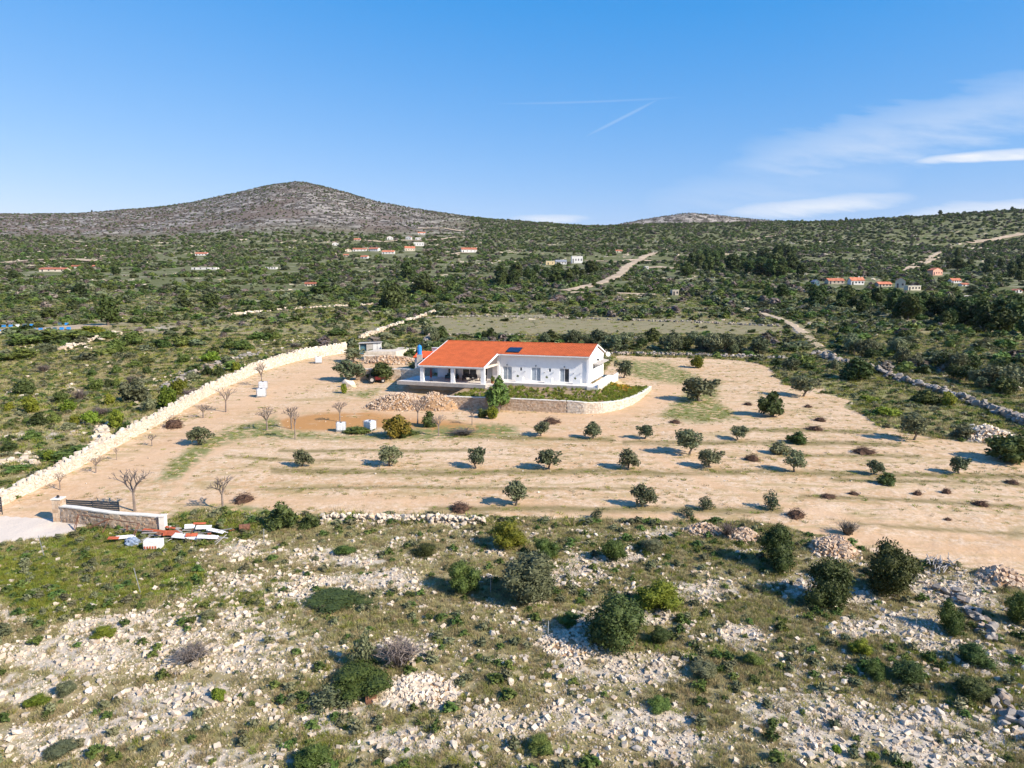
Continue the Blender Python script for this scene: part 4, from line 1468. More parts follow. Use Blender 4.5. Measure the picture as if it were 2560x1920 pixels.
def garden_bed():
    """soil between the garden wall and the terrace"""
    front = path_points(GW + GW2, .5)
    nrm_z = np.interp(np.arange(len(front)), [0, len(path_points(GW, .5)) - 1, len(front) - 1], [1.6, 1.6, .4])
    V, Q = [], []
    K = 9
    for i, p in enumerate(front):
        a, b = house_ab(p[0], p[1])
        a2 = min(max(a, -16.5), 2.9) if i else a
        e = np.array(house_w(a2, -3.0 if a2 < 2.5 else min(-1.0 + (a - 2.5) * .9, 9), -.42))
        s = np.array([p[0], p[1], gz1(p[0], p[1]) + nrm_z[i]])
        for k in range(K + 1):
            t = k / K
            q = s * (1 - t) + e * t
            q[2] = s[2] * (1 - t ** 1.6) + e[2] * t ** 1.6 + .14 * float(fbm(np.array([q[0] * 1.1]), np.array([q[1] * 1.1]), 77)[0]) * (4 * t * (1 - t))
            V.append(q)
    n = len(front)
    for i in range(n - 1):
        for k in range(K):
            j = i * (K + 1) + k
            Q.append((j, j + K + 1, j + K + 2, j + 1))
    me = npmesh('garden_bed', np.array(V), np.array(Q), [MATS['bed_soil']])
    o = bpy.data.objects.new('garden_bed', me); COL.objects.link(o)
    tag(o, 'raised earth bed between garden wall and terrace', None, kind='structure')
    return np.array(V).reshape(n, K + 1, 3)


simple('bed_soil', (0.30, 0.21, 0.12), 0.95, 0.3, .6)
simple('red_earth', (0.34, 0.21, 0.115), 0.95, 0.35, 1.2, bump=.6, bscale=5)
BED = garden_bed()


def rubble_heap(name, px0, py0, wpx, hpx, depth, label, mat, n, size, seed, cat='heap'):
    """a heap of individual loose stones on an earth mound"""
    p, w, h = spot(px0, py0, wpx, hpx)
    g = random.Random(seed)
    o = empty(name, p, 0, label, cat)
    prof = lambda u, v: max(0.0, 1 - (u * u + v * v)) ** .8 * (.86 + .10 * math.sin(u * 5 + seed) + .10 * math.sin(v * 6 + u * 3 + seed * 2))
    V, Q = [], []
    K = 14
    for i in range(K + 1):
        for j in range(K + 1):
            u, v = -1 + 2 * i / K, -1 + 2 * j / K
            x, y = p[0] + u * w / 2, p[1] + depth + v * depth
            V.append((x - p[0], y - p[1], gz1(x, y) - p[2] - .12 + prof(u, v) * h * .93))
    for i in range(K):
        for j in range(K):
            k = i * (K + 1) + j
            Q.append((k, k + K + 1, k + K + 2, k + 1))
    m = bpy.data.objects.new('earth_core', npmesh('earth_core', np.array(V), np.array(Q), [MATS['red_earth']])); COL.objects.link(m); m.parent = o
    st = MB()
    v0, f0 = ICO0
    cube = np.array([(-1, -1, -1), (1, -1, -1), (1, 1, -1), (-1, 1, -1), (-1, -1, 1), (1, -1, 1), (1, 1, 1), (-1, 1, 1)], float)
    for i in range(n):
        while True:
            u, v = g.uniform(-1.1, 1.1), g.uniform(-1.05, 1.05)
            if u * u + v * v < 1.15:
                break
        x, y = p[0] + u * w / 2, p[1] + depth + v * depth
        z = gz1(x, y) + prof(u, v) * h * .93 - .08
        s = size * g.uniform(.5, 1.5)
        Mr = Matrix.Rotation(g.random() * 6.28, 3, 'Z') @ Matrix.Rotation(g.uniform(-.9, .9), 3, 'X') @ Matrix.Rotation(g.uniform(-.9, .9), 3, 'Y')
        q = []
        for c in cube:
            c2 = Mr @ Vector((c[0] * s * .5 * g.uniform(.6, 1.1), c[1] * s * .38 * g.uniform(.6, 1.1), c[2] * s * .3 * g.uniform(.6, 1.1)))
            q.append((x - p[0] + c2.x, y - p[1] + c2.y, z - p[2] + c2.z))
        st.hexa(q, 0, g.random())
    so = st.build('heap_stones', mat, o)
    so['kind'] = 'stuff'
    return o


rubble_heap('rubble_heap', 1000, 1028, 195, 44, 2.6, 'big heap of broken pale stone and earth in front of the porch', M_rubble, 1500, .30, 21)
rubble_heap('rubble_heap', 1085, 1028, 120, 46, 2.2, 'reddish earth and stone heap tapering towards the garden wall', M_rubble, 420, .26, 22)
rubble_heap('rubble_heap', 975, 912, 150, 22, 2.4, 'low heap of reddish rubble between the two terrace walls', M_rubble, 420, .4, 23)
rubble_heap('rubble_heap', 2105, 1398, 120, 40, 1.6, 'pale rubble heap behind the two large dark bushes', M_rubble, 520, .26, 24)
rubble_heap('rubble_heap', 1868, 1362, 90, 28, 1.3, 'reddish rubble heap left of the tall dark bush', M_rubble, 300, .26, 25)
rubble_heap('rubble_heap', 1770, 1345, 110, 24, 1.2, 'leftmost small rubble heap at the lower edge of the orchard', M_rubble, 260, .24, 26)
rubble_heap('rubble_heap', 2500, 1108, 150, 36, 2.4, 'pale stone heap beside the big dark bush at the right edge', M_rock, 420, .42, 27)
rubble_heap('rubble_heap', 2530, 1470, 110, 34, 1.2, 'orange stained rubble heap at the right edge below the orchard', M_rubble, 220, .34, 28)
rubble_heap('rubble_heap', 1440, 1650, 200, 14, 1.6, 'flat heap of white stones below the largest dark bush', M_rock, 420, .2, 29)
rubble_heap('rubble_heap', 1050, 1770, 190, 16, 1.5, 'white stone heap below the sparse young tree', M_rock, 420, .24, 30)

# terrace walls left of the villa
masonry('terrace_wall', gpath([(890, 950), (950, 950), (1003, 950)]), 2.0, 2.0, .5, .4, 'lower stone terrace wall behind the olive trees left of the porch', cap=M_coping, mat=M_rubble, seed=8)
masonry('terrace_wall', [tuple(G(1004, 950)), tuple(house_w(-31.5, 3.0, -.8)), tuple(house_w(-31.8, 9.0, -.5))], 2.0, 2.2, .5, .4, 'pale terrace wall beside the porch catching the shadow of the gable', cap=M_coping, mat=M_wallstone, seed=9)
masonry('terrace_wall', gpath([(912, 903), (950, 903), (988, 904)]), 1.1, 1.1, .4, .35, 'short upper stone terrace wall in front of the shed', cap=M_coping, mat=M_rubble, seed=10)
m = MB()
c = [G(910, 900), G(990, 900), G(1040, 884), G(975, 880)]
zt = max(q[2] for q in c) + 1.0
m.hexa([(q[0], q[1], q[2] - .3) for q in c] + [(q[0], q[1], zt + (.1 if i > 1 else 0)) for i, q in enumerate(c)])
o = m.build('concrete_platform', M_mortar)
tag(o, 'pale concrete platform above the short upper terrace wall', 'platform')


# ------------------------------------------------------------------ loose dry-stone rows (single boulders)
ROCKM = [rock_mesh('rock_%d' % i, 900 + i, M_rock, ICO1 if i < 4 else ICO0) for i in range(7)]
ROCKG = [rock_mesh('grey_rock_%d' % i, 930 + i, M_rockgrey, ICO1) for i in range(4)]
def chip_mesh(name, seed, mat):
    g = np.random.default_rng(seed)
    c = np.array([(-1, -1, -1), (1, -1, -1), (1, 1, -1), (-1, 1, -1), (-1, -1, 1), (1, -1, 1), (1, 1, 1), (-1, 1, 1)], float)
    v = c * (0.55 + 0.5 * g.random((8, 3))) * np.array([.55, .42, .34]); v[:, 2] += .2
    me = npmesh(name, v, np.array([(3, 2, 1, 0), (4, 5, 6, 7), (0, 1, 5, 4), (1, 2, 6, 5), (2, 3, 7, 6), (3, 0, 4, 7)]), [mat])
    a = me.attributes.new('tint', 'FLOAT', 'POINT'); a.data.foreach_set('value', np.full(8, g.random(), np.float32))
    return me


ROCKS_LOW = [chip_mesh('small_rock_%d' % i, 950 + i, M_rock) for i in range(8)]


def stone_row(name, pxpath, size, width, layers, per_m, label, seed, meshes, cat='wall', part=True):
    g = random.Random(seed)
    P = np.array(gpath(pxpath))
    pts = path_points(P, .25)
    o = empty(name, (pts[0][0], pts[0][1], gz1(pts[0][0], pts[0][1])), 0, label, cat)
    arc = np.concatenate([[0], np.cumsum(np.hypot(*np.diff(pts[:, :2], axis=0).T))])
    n = int(arc[-1] * per_m)
    items = []
    for i in range(n):
        s = g.uniform(0, arc[-1])
        k = g.random() ** 1.4
        x = np.interp(s, arc, pts[:, 0]) + g.gauss(0, width / 2.2) * (1 - k * .7)
        y = np.interp(s, arc, pts[:, 1]) + g.gauss(0, width / 2.2) * (1 - k * .7)
        z = gz1(x, y) + k * layers * size * .6 - .06 * size
        sc = size * g.uniform(.6, 1.6)
        items.append((x, y, z, sc))
    ox = o.location
    items.sort(key=lambda q: -q[3])
    ind, rest = (items[:160], items[160:]) if part else ([], items)
    for (x, y, z, sc) in ind:
        link('stone', g.choice(meshes), o, (x - ox.x, y - ox.y, z - ox.z), (g.uniform(-.5, .5), g.uniform(-.5, .5), g.random() * 6.28), (sc, sc, sc * g.uniform(.8, 1.3)))
    if rest:
        mb = MB()
        v0, f0 = ICO0
        cube = np.array([(-1, -1, -1), (1, -1, -1), (1, 1, -1), (-1, 1, -1), (-1, -1, 1), (1, -1, 1), (1, 1, 1), (-1, 1, 1)], float)
        for (x, y, z, sc) in rest:
            Mr = Matrix.Rotation(g.random() * 6.28, 3, 'Z') @ Matrix.Rotation(g.uniform(-.6, .6), 3, 'X')
            q = []
            for c in cube:
                c2 = Mr @ Vector((c[0] * sc * .48 * g.uniform(.6, 1.05), c[1] * sc * .36 * g.uniform(.6, 1.05), c[2] * sc * .3 * g.uniform(.6, 1.05)))
                q.append((x - ox.x + c2.x, y - ox.y + c2.y, z - ox.z + c2.z + .2 * sc))
            mb.hexa(q, 0, g.random())
        so = mb.build('small_stones', meshes[0].materials[0], o)
        so['kind'] = 'stuff'
    return o


stone_row('dry_stone_wall', [(800, 1300), (900, 1300), (1010, 1303), (1110, 1305), (1210, 1308)], .42, .7, 1.9, 14, 'tumbled white dry stone wall along the lower edge of the orchard', 41, ROCKM)
stone_row('boulder_wall', [(2035, 886), (2090, 903), (2150, 918), (2200, 935), (2260, 955), (2330, 975), (2400, 1000), (2470, 1022), (2560, 1062), (2640, 1095)], .85, 1.3, 1.6, 5, 'line of grey boulders bounding the grassy plot on the right', 42, ROCKG)
stone_row('dry_stone_wall', [(1500, 886), (1600, 887), (1700, 889), (1800, 892), (1900, 896), (2010, 902)], .55, .8, 1.5, 6, 'low dry stone wall behind the sandy yard right of the villa', 43, ROCKG, part=False)
stone_row('dry_stone_wall', [(1080, 838), (1200, 839), (1330, 841), (1500, 845), (1600, 848)], .5, .9, 1.2, 2.6, 'low dry stone wall along the near edge of the dry meadow', 44, ROCKG, part=False)
stone_row('dry_stone_wall', [(1060, 796), (1200, 792), (1400, 796), (1600, 802), (1800, 810), (1960, 818)], .6, 1.0, 1.3, 2.2, 'dry stone wall along the far edge of the dry meadow', 45, ROCKG, part=False)
stone_row('dry_stone_wall', [(900, 850), (945, 832), (1000, 812), (1050, 795), (1085, 782)], .75, 1.0, 2.0, 5, 'pale diagonal dry stone wall behind the shed', 46, ROCKM, part=False)
stone_row('dry_stone_wall', [(1065, 862), (1066, 850), (1080, 838), (1100, 835)], .6, .8, 1.6, 5, 'short bend of dry stone wall behind the left end of the roof', 47, ROCKG, part=False)
stone_row('boulder_row', [(2330, 1480), (2400, 1500), (2440, 1545), (2470, 1580), (2500, 1620)], .45, 1.0, 1.1, 7, 'tumbled row of grey boulders descending in the right foreground', 48, ROCKG)
stone_row('boulder_row', [(2480, 1740), (2530, 1790), (2580, 1860)], .5, .8, 1.2, 8, 'dark grey boulders at the lower right edge', 49, ROCKG)
stone_row('terrace_row', [(-50, 905), (60, 892), (140, 878), (210, 860), (270, 845), (300, 835)], .9, 1.8, 1.2, 3, 'rough stone terrace bank crossing the scrub at the left', 50, ROCKM, part=False)
stone_row('terrace_row', [(420, 975), (470, 940), (560, 905), (640, 885)], .7, 2.4, .8, 4, 'scattered grey outcrop left of the boundary wall', 51, ROCKG, part=False)
stone_row('terrace_row', [(250, 1075), (262, 1105), (240, 1120)], .6, 1.2, 1.4, 8, 'white rock cluster against the left side of the boundary wall', 52, ROCKM, part=False)
stone_row('terrace_row', [(0, 1160), (60, 1150), (90, 1165)], .5, 1.4, 1.0, 8, 'white rocks in the grass at the left edge beyond the wall', 53, ROCKM, part=False)
stone_row('terrace_row', [(560, 790), (700, 775), (830, 768), (960, 760)], .9, 2.2, 1.0, 2, 'pale broken terrace line in the scrub behind the drive', 54, ROCKM, part=False)


# ------------------------------------------------------------------ gate, gate wall, scrap
GP = [G(158, 1303), G(280, 1320), G(402, 1330)]
masonry('gate_wall', [tuple(q) for q in GP], 1.35, 1.35, .45, .28, 'stone gate wall with white coping beside the driveway entrance', cap=M_coping, mat=M_rubble, seed=12)


def pillar(p, h, label):
    o = empty('gate_pillar', p, .05, label, 'pillar')
    m = MB(); m.box(-.36, .36, -.36, .36, -.3, h); m.build('shaft', M_wallstone, o)
    m = MB(); g = random.Random(4)
    for k in range(5):
        for sx in (-1, 0, 1):
            m.box(sx * .24 - .11, sx * .24 + .11, -.39, -.362, .06 + k * h / 5.2, .02 + (k + .92) * h / 5.2, 0, g.random())
            m.box(.362, .39, sx * .24 - .11, sx * .24 + .11, .06 + k * h / 5.2, .02 + (k + .92) * h / 5.2, 0, g.random())
    so = m.build('facing_stones', M_rubble, o); so['kind'] = 'stuff'
    m = MB(); m.box(-.43, .43, -.43, .43, h + .002, h + .09); m.build('cap', M_coping, o)
    m = MB(); m.lathe([(.1, .09), (.12, .14), (.1, .3), (.02, .33)], 8, (0, 0, h)); m.build('lamp', M_black, o)
    return o


pillar(G(156, 1301) + np.array([-.2, 0, 0]), 1.95, 'stone gate pillar with small lamp at the driveway')
pe = G(402, 1331)
o = empty('end_pillar', (pe[0] + .25, pe[1], pe[2]), .05, 'white rendered end post of the gate wall', 'pillar')
m = MB(); m.box(-.22, .22, -.28, .28, -.3, 1.42); m.build('post', M_coping, o)
m = MB(); m.box(-.27, .27, -.33, .33, 1.422, 1.5); m.build('cap', M_coping, o)


def slat_fence(name, p, q, h, z0, label, cat, rails=7):
    p, q = np.array(p), np.array(q)
    L = float(np.hypot(*(q - p)[:2])); rz = math.atan2(q[1] - p[1], q[0] - p[0])
    o = empty(name, p, rz, label, cat)
    for i in range(rails):
        m = MB(); z = z0 + .06 + i * (h - .06) / rails
        m.box(.02, L - .02, -.02, .02, z, z + (h - .06) / rails - .035); m.build('slat', M_anth, o)
    n = max(2, int(L / 1.8) + 1)
    for i in range(n):
        x = L * i / (n - 1)
        m = MB(); m.box(x - .04, x + .04, -.05, -.022, z0 - .2, z0 + h + .02); m.build('post', M_anth, o)
    return o


a_, b_ = G(170, 1288), G(300, 1294)
slat_fence('sliding_gate', a_, b_, 1.35, .1, 'dark grey metal sliding gate standing open behind the gate wall', 'gate')
a_, b_ = G(-110, 1279), G(7, 1286)
slat_fence('gate_leaf', a_, b_, 1.45, .1, 'dark metal gate panel at the left edge of the driveway', 'gate', 6)

# rusty frame leaning in front of the gate wall
p = G(205, 1312); q = G(360, 1334)
o = empty('steel_trestle', p, 0, 'rusty steel trestle frame leaning against the gate wall', 'trestle')
v_ = q - p
u_ = v_ / np.linalg.norm(v_[:2])
for (nm, a, b) in (('rail', (0, -.3, 1.1), (1, -.3, 1.05)), ('leg', (0, -.9, 0), (.02, -.3, 1.1)), ('leg', (.04, -1.0, 0), (.03, -.3, 1.1)), ('brace', (.16, -1.0, .1), (.5, -.3, 1.06)),
                   ('brace', (.2, -1.0, .1), (.52, -.3, 1.06)), ('leg', (.47, -1.0, 0), (.51, -.3, 1.06)), ('leg', (.96, -1.1, -.1), (1, -.3, 1.05)), ('leg', (.93, -1.1, -.1), (.98, -.3, 1.05))):
    m = MB(); m.tube((v_[0] * a[0], v_[1] * a[0] + a[1] - .25, a[2] + v_[2] * a[0]), (v_[0] * b[0], v_[1] * b[0] + b[1] - .25, b[2] + v_[2] * b[0]), .035, .035, 6)
    m.build(nm, M_rustm, o)

# scrap boards
g = random.Random(77)
def board(px, py, L, Wd, rz, tilt, mat, name, label, group, z=0.0, roll=0.0, thick=.035):
    p = G(px, py)
    mb = MB(); mb.box(-L / 2, L / 2, -Wd / 2, Wd / 2, 0, thick)
    o = mb.build(name, mat, None, (p[0], p[1], p[2] + z))
    o.rotation_euler = (roll, tilt, rz)
    tag(o, label, 'board' if 'board' in name or 'plank' in name else 'sheet', group)
    return o


for k in range(16):
    board(330 + g.uniform(0, 215), 1338 + g.uniform(-6, 16), g.uniform(1.0, 2.4), g.uniform(.08, .25), g.uniform(-.5, .4), g.uniform(-.12, .12), M_wood, 'scrap_plank',
          'grey weathered plank in the scrap pile below the gate wall', 'grey planks of the scrap pile', .06 + k * .022, g.uniform(-.2, .2))
for k, (x, y, L, w, rz) in enumerate(((395, 1338, 2.6, .4, -.15), (425, 1343, 1.6, .8, .2), (445, 1350, 1.8, .35, -.1), (480, 1350, .9, .5, .3), (500, 1322, 1.0, .3, .2), (285, 1360, .8, .4, .2), (420, 1333, 1.5, .25, -.3))):
    board(x, y, L, w, rz, .05, M_woodred, 'red_board', 'flat orange red board in the scrap pile', 'orange red boards of the scrap pile', .34 + .03 * k, .15)
for k, (x, y, L, w, rz) in enumerate(((315, 1352, 1.4, .5, .5), (470, 1352, 2.4, .7, -.05), (520, 1354, 1.6, .5, .1), (475, 1328, .8, .7, .4), (540, 1340, 1.6, .4, -.3), (510, 1332, 1.2, .6, .3))):
    board(x, y, L, w, rz, .08, M_woodwhite, 'white_sheet', 'white or pale sheet lying in the scrap pile', 'pale sheets of the scrap pile', .32 + .03 * k, .2)
p = G(385, 1372)
o = empty('broken_cabinet', p, .1, 'white box cabinet with red slats in front of the scrap pile', 'cabinet')
m = MB(); m.box(-.65, .65, -.35, .35, .1, .75); m.build('body', M_woodwhite, o)
for k in range(5):
    m = MB(); m.box(-.6 + k * .2, -.48 + k * .2, -.38, -.352, .14, .34); m.build('slat', M_woodred, o)
p = G(332, 1362)
o = empty('tarpaulin', p, .3, 'crumpled blue grey tarpaulin at the left of the scrap pile', 'tarpaulin')
me = crown('tarp_cloth', 55, [(0, 0, .2, .35), (.2, .1, .4, .3), (-.1, 0, .5, .2)], 0, .1, M_plank, 1.0) if False else None
vv, ff = ICO2
q_ = vv * (1 + .25 * np.sin(vv[:, 0:1] * 9) * np.cos(vv[:, 1:2] * 7 + vv[:, 2:3] * 5)) * np.array([.55, .4, .42]); q_[:, 2] = np.maximum(q_[:, 2] + .2, 0)
link('cloth', npmesh('tarp_cloth', q_, ff, [simple('tarp', (.20, .25, .33), .6, .3, 5)]), o)
p = G(612, 1327)
o = empty('rusty_drum', p, .3, 'rusty metal drum lying beside the round bush', 'drum')
m = MB()
for a, b, r in ((-.42, -.38, .31), (-.38, .38, .29), (.38, .42, .31), (-.15, -.11, .305), (.11, .15, .305)):
    m.tube((a, 0, .29), (b, 0, .29), r, r, 14)
m.build('drum_body', M_rustm, o)

# ------------------------------------------------------------------ tanks
def cage_tank(px, py, wpx, label, rz=0.1, tilt=0.0):
    p = G(px, py)
    k = p[1] / F
    s = wpx * k / 1.15
    o = empty('caged_tank', p, rz, label, 'water tank')
    o.scale = (s, s, s)
    m = MB(); m.box(-.58, .58, -.48, .48, 0, .12); m.build('pallet', M_wood, o)
    bm = bmesh.new(); bmesh.ops.create_cube(bm, size=1.0)
    for q in bm.verts:
        q.co = Vector((q.co.x * 1.1, q.co.y * .92, q.co.z * .95 + .61))
    bmesh.ops.bevel(bm, geom=bm.edges[:], offset=.08, segments=2, affect='EDGES')
    me = bpy.data.meshes.new('bottle'); bm.to_mesh(me); bm.free(); me.materials.append(M_tank)
    link('bottle', me, o)
    m = MB(); m.lathe([(.14, 0), (.14, .06), (.05, .07)], 10, (0, 0, 1.085)); m.build('lid', M_black, o)
    m = MB()
    for i in range(7):
        x = -.57 + i * .19
        for y in (-.475, .475):
            m.tube((x, y, .12), (x, y, 1.1), .011, .011, 4)
    for i in range(5):
        z = .14 + i * .24
        for y in (-.475, .475):
            m.tube((-.57, y, z), (.57, y, z), .012, .012, 4)
        for x in (-.57, .57):
            m.tube((x, -.475, z), (x, .475, z), .012, .012, 4)
    for i in range(6):
        y = -.475 + i * .19
        for x in (-.57, .57):
            m.tube((x, y, .12), (x, y, 1.1), .011, .011, 4)
    m.build('cage', M_galv, o)
    return o


cage_tank(853, 1078, 24, 'white caged water tank on the lawn edge, left of the pair by the yellow bush', .15)
cage_tank(925, 1076, 27, 'white caged water tank beside the yellow flowering bush', -.55)
cage_tank(658, 973, 20, 'white caged water tank by the boundary wall, upper of the pair', .1)
cage_tank(654, 992, 22, 'white caged water tank by the boundary wall, lower of the pair', .2)
cage_tank(796, 908, 17, 'small white caged tank near the far end of the boundary wall', .3)

# ------------------------------------------------------------------ shed, annex, blue tank, machine
p = G(922, 884)
o = empty('garden_shed', p, .12, 'shabby grey and white shed with flat roof and open dark bay', 'shed')
m = MB(); m.box(-.35, 1.0, -1.4, -1.28, 0, 2.4); m.build('front_panel', M_conc, o)
m = MB(); m.box(1.05, 1.9, -1.4, -1.29, 0, 2.45); m.box(2.0, 2.75, -1.4, -1.28, 0, 2.5); m.build('front_panel', M_farwhite, o)
m = MB(); m.box(-1.9, 2.75, 1.2, 1.35, 0, 2.3); m.box(2.62, 2.74, -1.27, 1.19, 0, 2.4); m.box(-1.9, -1.78, -1.4, 1.19, 0, 2.2); m.build('side_and_back_wall', M_farwhite, o)
m = MB(); m.hexa([(-1.78, -1.35, .05), (-.36, -1.35, .05), (-.36, -1.3, .05), (-1.78, -1.3, .05), (-1.78, -.9, 2.1), (-.36, -.9, 2.1), (-.36, -.85, 2.1), (-1.78, -.85, 2.1)]); m.build('teal_tarp', M_plank, o)
m = MB(); m.hexa([(-2.1, -1.7, 2.31), (3.0, -1.7, 2.56), (3.0, 1.6, 2.46), (-2.1, 1.6, 2.36), (-2.1, -1.7, 2.39), (3.0, -1.7, 2.64), (3.0, 1.6, 2.56), (-2.1, 1.6, 2.44)]); m.build('roof', M_conc, o)

a0 = house_w(-34.2, 10.4, -.9)
o = empty('annex', a0, -TH, 'small outbuilding with bright red tiled roof behind the left end of the villa', 'outbuilding')
m = MB(); m.prism([(0, -.5), (4.5, -.5), (4.5, 3.1), (2.25, 4.0), (0, 3.1)], -2.0, 5.0); m.build('wall', M_farwhite, o)
rm = simple('roof_tile_bright', (0.66, 0.10, 0.03), 0.75, 0.15, .7)
roof_sheet(-2.2, 5.2, -.3, 3.02, 2.25, 4.04).build('roof_slope', rm, o)
roof_sheet(-2.2, 5.2, 4.8, 3.02, 2.25, 4.04).build('roof_slope', rm, o)
m = MB(); m.box(.4, 1.7, 2.6, 3.3, 3.7, 4.7); m.box(.3, 1.8, 2.5, 3.4, 4.702, 4.82); m.build('chimney', M_farwhite, o)
m = MB(); m.box(-1.0, -.1, -.05, -.004, 0.02, 2.0); m.build('door', M_glass, o)
p = at_depth(1049, 886, 130)
o = empty('blue_tank', (p[0], p[1], p[2]), 0, 'bright blue upright water tank beside the red roofed outbuilding', 'water tank')
m = MB(); m.lathe([(.95, 0), (.98, .1), (.98, .5), (1.02, .55), (.98, .6), (.98, 1.1), (1.02, 1.15), (.98, 1.2), (.98, 1.75), (.9, 2.0), (.6, 2.25), (.28, 2.3), (.28, 2.42), (.1, 2.44)], 20); m.build('tank_body', M_blue, o); o.scale = (.43, .43, .74)
m = MB(); m.box(-1.1, 1.1, -1.1, 1.1, -5.0, -.004); m.build('stand', M_conc, o)

p = G(940, 957)
o = empty('small_tractor', p, .25, 'dark red and black small tractor parked under the olive tree left of the porch', 'tractor')
m = MB(); m.box(-.2, 1.5, -.35, .35, .55, 1.1); m.hexa([(1.5, -.33, .6), (1.7, -.28, .62), (1.7, .28, .62), (1.5, .33, .6), (1.5, -.33, 1.08), (1.7, -.28, 1.0), (1.7, .28, 1.0), (1.5, .33, 1.08)]); m.build('bonnet', M_redmetal, o)
m = MB(); m.box(-1.0, -.2, -.4, .4, .5, .8); m.build('chassis', M_black, o)
m = MB(); m.box(-.95, -.5, -.25, .25, .8, .95); m.hexa([(-1.05, -.25, .9), (-.95, -.25, .9), (-.95, .25, .9), (-1.05, .25, .9), (-1.2, -.25, 1.4), (-1.1, -.25, 1.4), (-1.1, .25, 1.4), (-1.2, .25, 1.4)]); m.build('seat', M_black, o)
m = MB(); m.tube((-.95, -.4, .8), (-1.0, -.4, 2.0), .03, .03, 6); m.tube((-.95, .4, .8), (-1.0, .4, 2.0), .03, .03, 6); m.tube((-1.0, -.4, 2.0), (-1.0, .4, 2.0), .03, .03, 6); m.build('roll_bar', M_black, o)
m = MB(); m.tube((-.25, 0, 1.05), (-.4, 0, 1.3), .02, .02, 6); m.tube((-.4, -.2, 1.31), (-.4, .2, 1.31), .02, .02, 6); m.build('steering_wheel', M_black, o)
for (x, y, r, w) in ((-.75, -.62, .62, .3), (-.75, .62, .62, .3), (1.2, -.55, .38, .2), (1.2, .55, .38, .2)):
    m = MB(); m.tube((x, y - w / 2, r), (x, y + w / 2, r), r, r, 18)
    wh = m.build('wheel', M_tyre, o)
    m = MB(); m.tube((x, y - w / 2 - .01, r), (x, y + w / 2 + .01, r), r * .5, r * .5, 12); m.build('rim', M_conc, wh)

# big pale stone lying under the olive trees, kerb slabs
p = G(875, 968)
o = link('white_boulder', ROCKM[1], None, p, (0, 0, .3), (2.4, 2.0, 2.4)); tag(o, 'large white block of stone under the olive trees by the drive', 'rock')


# ------------------------------------------------------------------ orchard trees
OL = [
    (1559, 945, 46, 43, 1, 'olive tree at the corner of the side terrace, right of the villa'),
    (1748, 1003, 88, 58, 1, 'wide double crowned olive tree in the green patch right of the villa'),
    (1981, 926, 43, 30, 1, 'grey green olive tree near the dry stone wall behind the yard'),
    (2008, 991, 62, 51, 1, 'leaning olive tree on the sandy slope right of the villa'),
    (1931, 1041, 58, 59, 0, 'dark round olive tree alone on the sandy slope'),
    (2285, 1100, 66, 65, 1, 'tall olive tree at the edge of the green plot on the right'),
    (1612, 1097, 43, 34, 1, 'small olive tree beside the faint wheel track in the upper orchard row'),
    (1723, 1136, 68, 63, 1, 'large double olive tree in the middle of the right orchard'),
    (1845, 1099, 43, 33, 1, 'small pale olive tree in the upper row, between the wheel track and the dark shrubs'),
    (1570, 1171, 55, 49, 1, 'olive tree in the second row, left of the wheel track'),
    (1775, 1169, 62, 45, 1, 'olive tree just below the large double olive'),
    (1986, 1180, 48, 51, 1, 'oval crowned olive tree in the second row of the right orchard'),
    (2185, 1186, 40, 37, 1, 'pale olive tree directly behind a dark low shrub'),
    (2397, 1184, 48, 42, 1, 'rightmost olive tree in the second row'),
    (1604, 1267, 60, 58, 1, 'olive tree in the front row, right of centre'),
    (1925, 1272, 45, 49, 2, 'sparse grey olive sapling in the front row on the right'),
    (1763, 1272, 40, 35, 2, 'thin grey olive sapling with little foliage in the front row'),
    (1718, 1292, 40, 26, 2, 'tiny straggly sapling at the lower edge of the orchard'),
    (1353, 1090, 42, 35, 1, 'small olive tree below the dark brush pile in front of the garden wall'),
    (1483, 1096, 42, 41, 1, 'olive tree in the upper row, right of the dark brush pile'),
    (886, 905, 54, 34, 1, 'olive tree in front of the shed, upper of the group by the drive'),
    (868, 952, 74, 52, 1, 'largest olive tree of the group beside the drive'),
    (957, 952, 58, 44, 0, 'dark olive tree over the parked tractor'),
    (497, 1112, 58, 44, 1, 'olive tree beside the drive halfway along the boundary wall'),
    (755, 1166, 46, 42, 1, 'leftmost olive tree of the second row'),
    (972, 1165, 58, 50, 1, 'second olive tree from the left in the second row'),
    (1190, 1171, 45, 50, 1, 'third olive tree from the left in the second row'),
    (1371, 1173, 58, 50, 1, 'fourth olive tree from the left in the second row'),
    (1290, 1264, 60, 61, 1, 'olive tree in the front row, centre of the picture'),
    (2085, 929, 22, 30, 1, 'slim young tree left of the grey boulder line'),
]
LOOSE = [(OLIVE[1][0], BUSH['loose'][0]), (OLIVE[2][0], BUSH['loose'][1])]
for (x, y, w, h, k, lb) in OL:
    tree([DARKT + OLIVE[:1], OLIVE[1:], LOOSE][k], x, y, w, h, lb, 'orchard olive trees')
tree(DARKT, 2140, 952, 78, 54, 'broad dark evergreen tree by the head of the boulder line', name='evergreen_tree')
tree(YOUNGPINE, 1247, 1030, 84, 84, 'young conifer in front of the garden wall', name='young_conifer')
tree(MIMOSA, 992, 1094, 64, 58, 'yellow flowering mimosa in the green strip below the rubble heap', name='mimosa_tree')
bush(1071, 1066, 40, 43, 'dark', 'dark oval evergreen bush right of the yellow mimosa')
bush(1207, 1044, 32, 24, 'green', 'low green bush at the foot of the young conifer')
bush(1232, 1047, 30, 34, 'yg', 'bright green bush against the trunk of the young conifer')
bush(860, 983, 19, 26, 'yg', 'small yellow green globe shrub on the sand by the drive')
bush(1742, 920, 33, 33, 'yg', 'round yellow green shrub near the wall behind the yard')
